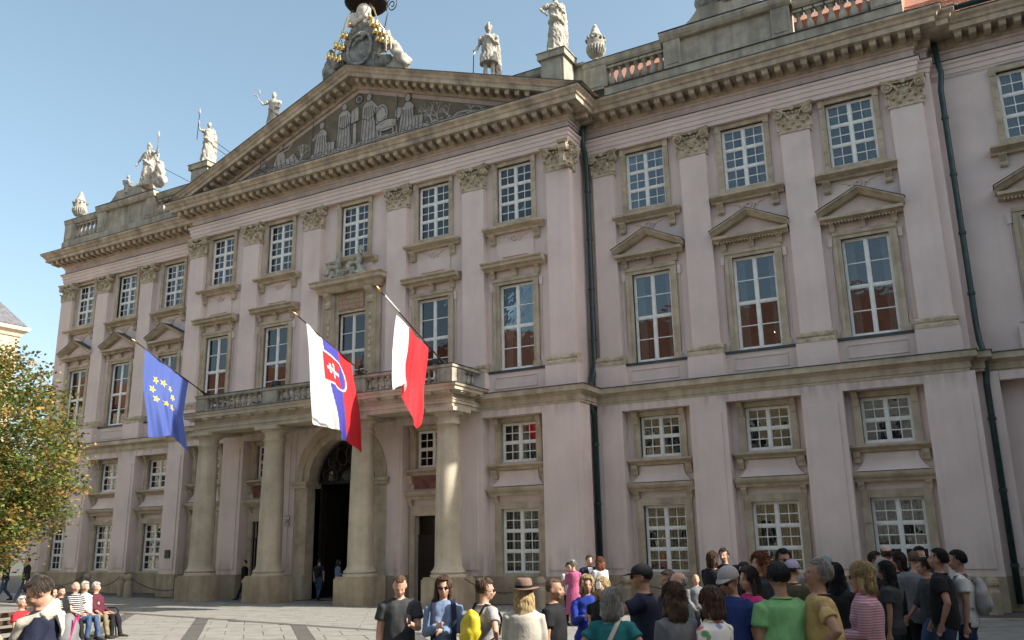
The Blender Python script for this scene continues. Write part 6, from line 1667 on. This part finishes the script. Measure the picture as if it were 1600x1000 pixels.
def flag(label, px, tipz, tipy, left, right, bottom, colour, ripple, seed, ns=90, ntt=120):
    by, bz = -3.72, 8.06
    e = empty('flag', (px, by, bz), label, 'flag', 'flags on poles over the balcony')
    put('pole', mesh_of('pole', MB().tube([(0,0,0),(0,tipy-by,tipz-bz)], .026, 8), mat('dark_pole_paint', (.05,.035,.03), .4, .1, 4), True), e, WLOC[e.name])
    d = Vector((0, tipy-by, tipz-bz)).normalized(); tp = Vector((0, tipy-by, tipz-bz))
    put('finial', mesh_of('finial', MB().tube([tp, tp+d*.05, tp+d*.12, tp+d*.3], [.028,.04,.04,.004], 8), GOLD, True), e, WLOC[e.name])
    put('pole_bracket', mesh_of('pole_bracket', MB().box(-.06,.06,-.05,.12,-.04,.06).tube([(0,.1,.02),(0,.25,.10),(0,.1,.12)], .02, 6).tube([tuple(-d*.0), tuple(d*.25)], .045, 8), IRON), e, WLOC[e.name])
    v = []; rnd = random.Random(seed)
    ph = [rnd.uniform(0, 6.28) for _ in range(6)]
    for j in range(ntt+1):
        t = j/ntt
        for i in range(ns+1):
            s = i/ns
            L = interp(left, t); Rr = interp(right, t)
            y = L[0]+(Rr[0]-L[0])*s; z0 = left[0][1]+(right[0][1]-left[0][1])*s; zb = interp([(b,) for b in bottom], s)[0]
            zl = L[1]+(Rr[1]-L[1])*s
            z = z0+(zb-z0)*t
            a = ripple*(.25+.9*t)
            xo = a*(math.sin(s*11+ph[0]+t*1.8)+.55*math.sin(s*21+ph[1]-t*2.5)+.4*math.sin(t*7+s*3+ph[2])+.22*math.sin(s*38+t*4+ph[4])+.12*math.sin(s*61-t*7+ph[5])*t)
            y += .06*t*math.sin(s*9+ph[3]); z += .03*math.sin(s*3.14)*(-1)*(1-t)
            v.append((xo, y-by, z-bz))
    f = []; mi = []
    W = ns+1
    for j in range(ntt):
        for i in range(ns):
            f.append((j*W+i, j*W+i+1, (j+1)*W+i+1, (j+1)*W+i)); mi.append(colour((i+.5)/ns, (j+.5)/ntt))
    me = bpy.data.meshes.new('cloth'); me.from_pydata(v, [], f)
    for m_ in FM: me.materials.append(m_)
    me.polygons.foreach_set('material_index', mi); me.polygons.foreach_set('use_smooth', [True]*len(f)); me.update()
    put('cloth', me, e, WLOC[e.name])
stars = []
for u_, v_ in ((243,592),(253,599),(239,606),(264,611),(244,624),(271,628),(257,638),(272,648)):
    y_ = -6.82+(u_-226)*.0314; z_ = 9.3-(v_-549)*.0244+(u_-226)*.0043
    s_ = (y_+6.75)/2.05; stars.append((s_+.07, (9.3-.9*s_-z_)/3.15+.03))
STARP = [((.17 if k % 2 == 0 else .068)*math.sin(k*math.pi/5+.3), -(.17 if k % 2 == 0 else .068)*math.cos(k*math.pi/5+.3)) for k in range(10)]
def star_in(x, y):
    c = False
    for i in range(10):
        (x1, y1), (x2, y2) = STARP[i], STARP[i-1]
        if (y1 > y) != (y2 > y) and x < (x2-x1)*(y-y1)/(y2-y1)+x1: c = not c
    return c
def eu(s, t):
    for a, b in stars:
        ds, dt = (s-a)*2.15, (t-b)*3.1
        if ds*ds+dt*dt < .036 and star_in(ds, dt): return 3
    return 4
def sk(s, t):
    X, Y = (t-.30)*2.7, (s-.55)*2.05      # emblem frame: Y grows towards the base stripe
    def shield(X, Y, k):
        hw, top, bot = .42*k, -.46*k, .55*k
        if Y < top or Y > bot: return False
        if Y < .05: return abs(X) < hw
        return abs(X) < hw*math.sqrt(max(0, 1-((Y-.05)/(bot-.05))**2))
    if shield(X, Y, 1.0):
        if abs(X) < .045 and -.34 < Y < .2: return 0
        if abs(Y+.22) < .045 and abs(X) < .15: return 0
        if abs(Y+.04) < .045 and abs(X) < .22: return 0
        if min(math.hypot(X, Y-.32)-.17, math.hypot(X-.22, Y-.36)-.14, math.hypot(X+.22, Y-.36)-.14) < 0: return 1
        return 2
    if shield(X, Y, 1.12): return 0
    b1, b2 = .34+.12*t, .69+.05*t
    return 0 if s < b1 else (1 if s < b2 else 2)
flag('blue flag with a ring of yellow stars hanging from the left pole', -28.05, 9.58, -7.15, [(-6.80,9.42),(-6.68,7.57),(-6.30,6.1)], [(-4.62,8.46),(-4.80,6.85),(-4.46,5.6)], [6.1,6.12,6.25,6.2,5.6], eu, .075, 3)
flag('white, blue and red flag with a double-cross shield hanging from the middle pole', -19.9, 9.45, -7.15, [(-6.78,9.3),(-6.45,7.54),(-6.21,5.94)], [(-4.41,8.36),(-4.0,6.8),(-3.72,5.2)], [5.95,5.9,5.85,5.5,5.2], sk, .07, 8, 130, 170)
flag('white and red flag hanging from the right pole in a pointed fold', -16.4, 9.75, -7.2, [(-6.33,9.2),(-6.5,7.9),(-6.45,6.72)], [(-4.64,8.4),(-4.72,6.9),(-5.0,5.9)], [6.72,7.0,6.35,5.6,6.2], lambda s, t: 0 if s < .36 else 2, .10, 5)
fo = [o for o in COL.objects if o.name.startswith('flag')][-1]
put('pole_sleeve', mesh_of('pole_sleeve', MB().tube([(0,-3.30,1.60),(0,-2.55,1.24)], .036, 8), FM[0], True), fo, WLOC[fo.name])

# ---------------------------------------------------------------- bollards and chains
bme = mesh_of('bollard', MB().lathe([(.17,0),(.17,.55),(.15,.6),(.13,.64),(.135,.70),(.165,.74),(.17,.80),(.15,.88),(.09,.94),(.02,.96)], n=20), SOCLE, False)
BX = [(-40.5,-2.1,'leftmost bollard, near the tree'), (-36.8,-2.1,'domed stone bollard in front of the second left pier'), (-34.3,-2.1,'domed stone bollard, left one of the close pair before the portico'), (-33.4,-2.5,'domed stone bollard, right one of the close pair before the portico'),
      (-13.4,-2.6,'domed stone bollard right of the portico, behind the crowd'), (-10.87,-1.6,'domed stone bollard beside the drainpipe'), (-5.8,-1.5,'domed stone bollard behind the crowd under the second right window'), (-.75,-1.3,'domed stone bollard at the right end of the wall')]
for x, y, lb in BX: put('bollard', bme, None, (x, y, 0), label=lb, cat='bollard', group='stone bollards along the palace')
def chain(a, b, sag, lb):
    A, B = Vector(a), Vector(b); n = int((A-B).length/.085); m = MB()
    for i in range(n):
        def P_(t): q = A.lerp(B, t); q.z -= 4*sag*t*(1-t); return q
        p, q = P_(i/n), P_((i+1)/n); c = (p+q)/2; d = (q-p).normalized(); s_ = d.cross(V(0,1,0)).normalized() if i % 2 else V(0,1,0)
        L = .055; W_ = .024
        m.tube([c+d*L*math.cos(k*math.pi/3)+s_*W_*math.sin(k*math.pi/3) for k in range(7)], .009, 4, cap=False)
    part('chain', m, IRON, None, label=lb, cat='chain', group='chains between the bollards')
Zc = .84
chain((-40.5,-2.25,Zc), (-36.8,-2.25,Zc), .42, 'sagging black chain left of the second bollard from the left')
chain((-36.8,-2.25,Zc), (-34.3,-2.25,Zc), .42, 'sagging black chain leading to the close pair of bollards')
chain((-34.3,-2.1,Zc), (-33.4,-2.5,Zc), .40, 'short black chain between the close pair of bollards')
chain((-33.4,-2.5,Zc), (-28.79,-3.3,.55), .35, 'sagging black chain between the bollard pair and the first plinth')
chain((-15.81,-3.3,.9), (-13.4,-2.6,Zc), .42, 'sagging black chain right of the last plinth')
chain((-13.4,-2.6,Zc), (-10.87,-1.6,Zc), .40, 'sagging black chain ending at the bollard by the drainpipe')
chain((-10.87,-1.6,Zc), (-5.8,-1.5,Zc), .40, 'long black chain behind the crowd right of the drainpipe')
chain((-5.8,-1.5,Zc), (-.75,-1.3,Zc), .40, 'long black chain ending at the bollard at the right end')

# ---------------------------------------------------------------- small signs
def text_mesh(txt, size, m, depth=.002):
    c = bpy.data.curves.new('lettering', 'FONT'); c.body = txt; c.size = size; c.extrude = depth; c.align_x = 'CENTER'; c.align_y = 'CENTER'
    to = bpy.data.objects.new('lettering', c); COL.objects.link(to); bpy.context.view_layer.update()
    me = bpy.data.meshes.new_from_object(to.evaluated_get(bpy.context.evaluated_depsgraph_get())); bpy.data.objects.remove(to)
    me.materials.clear(); me.materials.append(m); me.transform(Matrix.Rotation(math.pi/2, 4, 'X')); return me
for z, t, lb in ((3.08, '7', 'small white enamel sign with the number 7 left of the portal, upper one'), (2.86, '193', 'small white enamel sign with a three-digit number left of the portal, lower one')):
    s_ = empty('house_number_sign', (-24.95, -1.97, z), lb, 'sign')
    put('plate', mesh_of('plate', MB().box(-.12,.12,-.012,0,-.08,.08), mat('black_enamel', (.03,.03,.03), .3)), s_, WLOC[s_.name])
    put('plate_face', mesh_of('plate_face', MB().box(-.105,.105,-.016,-.012,-.065,.065), mat('white_enamel', (.72,.71,.68), .3)), s_, WLOC[s_.name])
    put('lettering', text_mesh(t, .13, IRON), s_, (-24.95, -1.989, z))
pq = part('plaque', MB().box(-.16,.16,-.03,0,-.17,.17).box(-.13,.13,-.04,-.03,-.14,.14), mat('dark_bronze', (.03,.04,.035), .4, .3, 8, metal=.6), None, loc=(0,0,0), label='small dark bronze plaque on the pier left of the portico', cat='plaque'); pq.location = (-31.75, -1.96, 1.75)

for fx, lb in ((-24.3, 'small black floodlight on the balcony rail above the second column'), (-16.75, 'small black floodlight on the right corner of the balcony rail')):
    fl__ = empty('floodlight', (fx, -3.6, 8.02), lb, 'floodlight')
    put('housing', mesh_of('housing', MB().box(-.16,.16,-.08,.08,.06,.22), IRON), fl__, WLOC[fl__.name])
    put('bracket', mesh_of('bracket', MB().tube([(-.18,0,.14),(-.18,0,.0),(.18,0,.0),(.18,0,.14)], .014, 6), IRON), fl__, WLOC[fl__.name])
# ---------------------------------------------------------------- benches
def bench(x, y, rz, L, lb):
    e = empty('park_bench', (x, y, 0), lb, 'bench'); e.rotation_euler = (0, 0, R(rz)); E_ = WLOC[e.name]
    WD = mat('bench_wood', (.09,.05,.03), .6, .2, 6)
    sl = mesh_of('slat', MB().box(-L/2, L/2, -.035, .035, 0, .03), WD); bk = mesh_of('slat', MB().box(-L/2, L/2, 0, .03, -.045, .045), WD)
    for i in range(5): put('slat', sl, e, E_).location = (0, -.22+.1*i, .43)
    for i in range(3): put('slat', bk, e, E_).location = (0, .26+.03*i, .58+.14*i)
    for a in (-L/2+.1, L/2-.1):
        m = MB().tube([(a,-.28,0),(a,-.24,.2),(a,-.26,.42),(a,.24,.42),(a,.30,.6),(a,.36,.95)], .02, 6).tube([(a,.36,0),(a,.30,.2),(a,.22,.42)], .02, 6).tube([(a,-.26,.42),(a,-.28,.60),(a,-.18,.66),(a,.28,.64)], .018, 6)
        m.tube([(a,-.05+.12*math.cos(k*.6)*(1-k*.06), .22+.12*math.sin(k*.6)*(1-k*.06)) for k in range(14)], .013, 5)
        put('end_frame', mesh_of('end_frame', m, IRON), e, E_)
bench(-19.45, -14.55, 98, 2.3, 'park bench with the row of seated people by the tree')
bench(-16.75, -17.75, 100, 2.0, 'park bench with scrolled iron ends at the left edge')

# ---------------------------------------------------------------- tree
def leaf_mat(name, rgb):
    m = bpy.data.materials.new(name); m.use_nodes = True; n = m.node_tree.nodes; l = m.node_tree.links
    b = n['Principled BSDF']; b.inputs['Roughness'].default_value = .6
    geo = n.new('ShaderNodeNewGeometry'); mr = n.new('ShaderNodeMapRange'); mr.inputs[3].default_value = .7; mr.inputs[4].default_value = 1.3
    l.new(geo.outputs['Random Per Island'], mr.inputs[0]); sc_ = n.new('ShaderNodeVectorMath'); sc_.operation = 'SCALE'; sc_.inputs[0].default_value = rgb
    l.new(mr.outputs[0], sc_.inputs['Scale']); l.new(sc_.outputs[0], b.inputs['Base Color'])
    tr = n.new('ShaderNodeBsdfTranslucent'); l.new(sc_.outputs[0], tr.inputs[0]); mx = n.new('ShaderNodeMixShader'); mx.inputs[0].default_value = .35
    l.new(b.outputs[0], mx.inputs[1]); l.new(tr.outputs[0], mx.inputs[2]); l.new(mx.outputs[0], n['Material Output'].inputs[0]); return m
LM = [leaf_mat('green_leaf', (.07,.115,.02)), leaf_mat('yellow_green_leaf', (.17,.19,.035)), leaf_mat('orange_leaf', (.33,.19,.055))]
BARK = mat('grey_bark', (.10,.085,.065), .9, .3, 6, .6, 20)
te = empty('autumn_tree', (-28.5, -14.4, 0), 'round autumn tree with green and orange leaves at the left edge', 'tree')
rnd = random.Random(12); tb = MB(); tips = []
def branch(p, d, L, r, depth):
    n = 4; pts = [p]; q = p
    for i in range(n):
        d = (d + Vector((rnd.uniform(-.16,.16), rnd.uniform(-.16,.16), rnd.uniform(-.02,.12)))).normalized(); q = q+d*(L/n); pts.append(q)
    tb.tube(pts, [r*(1-.45*i/n) for i in range(n+1)], 6 if depth > 1 else 4)
    if depth == 0: tips.extend([pts[2], pts[3], pts[4]]); return
    for k in range(4 if depth > 1 else 4):
        a = rnd.uniform(0, 6.28); nd = (d*.65 + Vector((math.cos(a), math.sin(a), rnd.uniform(-.25,.5)))*.8).normalized()
        branch(pts[rnd.choice((2,3,4))], nd, L*rnd.uniform(.55,.8), r*.5, depth-1)
tb.tube([(-28.5,-14.4,0),(-28.45,-14.4,1.0),(-28.5,-14.35,2.0)], [.24,.19,.16], 10)
for k in range(7):
    a = k*.9; branch(Vector((-28.5,-14.35,1.7+.12*k)), Vector((math.cos(a), math.sin(a), .25+.14*k)).normalized(), 2.5, .09, 3)
part('trunk', tb, BARK, te)
C0 = np.array((-28.5,-14.4,5.0)); rs = np.random.RandomState(4)
def inside(p):
    d_ = p-C0; a = math.atan2(d_[1], d_[0]); rr = 4.9*(1+.08*math.sin(3*a+1)+.06*math.sin(7*a+d_[2]*2)); zz = (d_[2]+.1)/4.1
    if abs(zz) > 1: return False
    return math.hypot(d_[0], d_[1]) < rr*math.sqrt(1-abs(zz)**2.3)*(1-.18*max(0, zz))
cl_ = [np.array(t) for t in tips if inside(np.array(t))]
tries = 0
while len(cl_) < 5200 and tries < 200000:
    tries += 1; p = C0+rs.uniform(-1, 1, 3)*np.array((5.2,5.2,4.4)); d_ = np.linalg.norm((p-C0)/np.array((4.9,4.9,4.1)))
    if inside(p) and rs.rand() < .10+.9*d_**2.5 : cl_.append(p)
lv = []; lf = []; lm = []
for c in cl_:
    n = rs.randint(16, 26); sp = rs.uniform(.12,.26); tone = rs.rand(); edge = np.linalg.norm((c-C0)/np.array((4.9,4.9,4.1)))
    layer = rs.normal(size=3)*.25+np.array((0,0,1))
    for k in range(n):
        p = c+rs.normal(size=3)*np.array((sp*1.5,sp*1.5,sp*.55)); nrm = layer+rs.normal(size=3)*.45; nrm /= np.linalg.norm(nrm)
        t1 = np.cross(nrm, rs.normal(size=3)); t1 /= np.linalg.norm(t1); t2 = np.cross(nrm, t1); L = rs.uniform(.05,.085)
        o = len(lv); lv += [p-t1*L, p+t2*L*.62-nrm*L*.12, p+t1*L*1.05, p-t2*L*.62-nrm*L*.12]; lf.append((o,o+1,o+2,o+3))
        q = rs.rand()*.30+tone*.50+.22*max(0, edge-.45)+.06*max(0, (p[2]-5.5)/3)
        lm.append(0 if q < .46 else (1 if q < .64 else 2))
me = bpy.data.meshes.new('crown'); me.from_pydata([tuple(p) for p in np.array(lv)-np.array((-28.5,-14.4,0))], [], lf)
for m_ in LM: me.materials.append(m_)
me.polygons.foreach_set('material_index', lm); me.update()
put('crown', me, te, WLOC[te.name])

# ---------------------------------------------------------------- domed town house at the far left
SL = mat('slate_mansard', (.12,.12,.13), .7, .2, 3, .4, 12)
dh = empty('mansard_house', (-81, 6, 0), 'tall cream house with a grey mansard roof above the tree', 'building')
part('wall', MB().box(-90,-72,-2,14,0,19.6), mat('weathered_cream', (0.46,0.40,0.29), .9, .1, 1), dh)
part('cornice', MB().sweep([(-90,-2),(-72,-2),(-72,14),(-90,14)], [(-.3,19.6),(.1,19.6),(.25,19.9),(.55,20.1),(.6,20.4),(-.3,20.5)]), CREAM, dh)
def frus(x0,x1,y0,y1,z0,X0,X1,Y0,Y1,z1): return MB().add([(x0,y0,z0),(x1,y0,z0),(x1,y1,z0),(x0,y1,z0),(X0,Y0,z1),(X1,Y0,z1),(X1,Y1,z1),(X0,Y1,z1)], [(0,1,5,4),(1,2,6,5),(2,3,7,6),(3,0,4,7),(4,5,6,7)])
part('mansard_roof', frus(-90.4,-71.6,-2.4,14.4,20.5,-88,-74.5,0,11.5,24.2), SL, dh)
part('roof_crown', frus(-88.4,-74.1,-.4,11.9,24.2,-87,-75,1,11,25.0), LEAD, dh)
part('roof_railing', MB().tube([(-87,1,25.7),(-75,1,25.7),(-75,11,25.7)], .05, 5).tube([(-75,1,25),(-75,1,25.7)], .05, 5).tube([(-75,11,25),(-75,11,25.7)], .05, 5), IRON, dh)
for i in range(3):
    for j in range(5):
        c = (-71.99, 1.0+4.6*i, 2.2+3.6*j); w_ = put('window', mesh_of('window', MB().box(-.8,.8,-.08,0,-.1,2.3), WHITE), dh, c, rotz=math.pi/2); put('pane', mesh_of('pane', MB().box(-.65,-.05,-.1,-.08,0,2.15).box(.05,.65,-.1,-.08,0,2.15), GLASSD), w_, c)
        c = (-88+5.2*i+2.5, -2.01, 2.2+3.6*j); w_ = put('window', mesh_of('window', MB().box(-.8,.8,-.08,0,-.1,2.3), WHITE), dh, c); put('pane', mesh_of('pane', MB().box(-.65,-.05,-.1,-.08,0,2.15).box(.05,.65,-.1,-.08,0,2.15), GLASSD), w_, c)

flush_remesh()
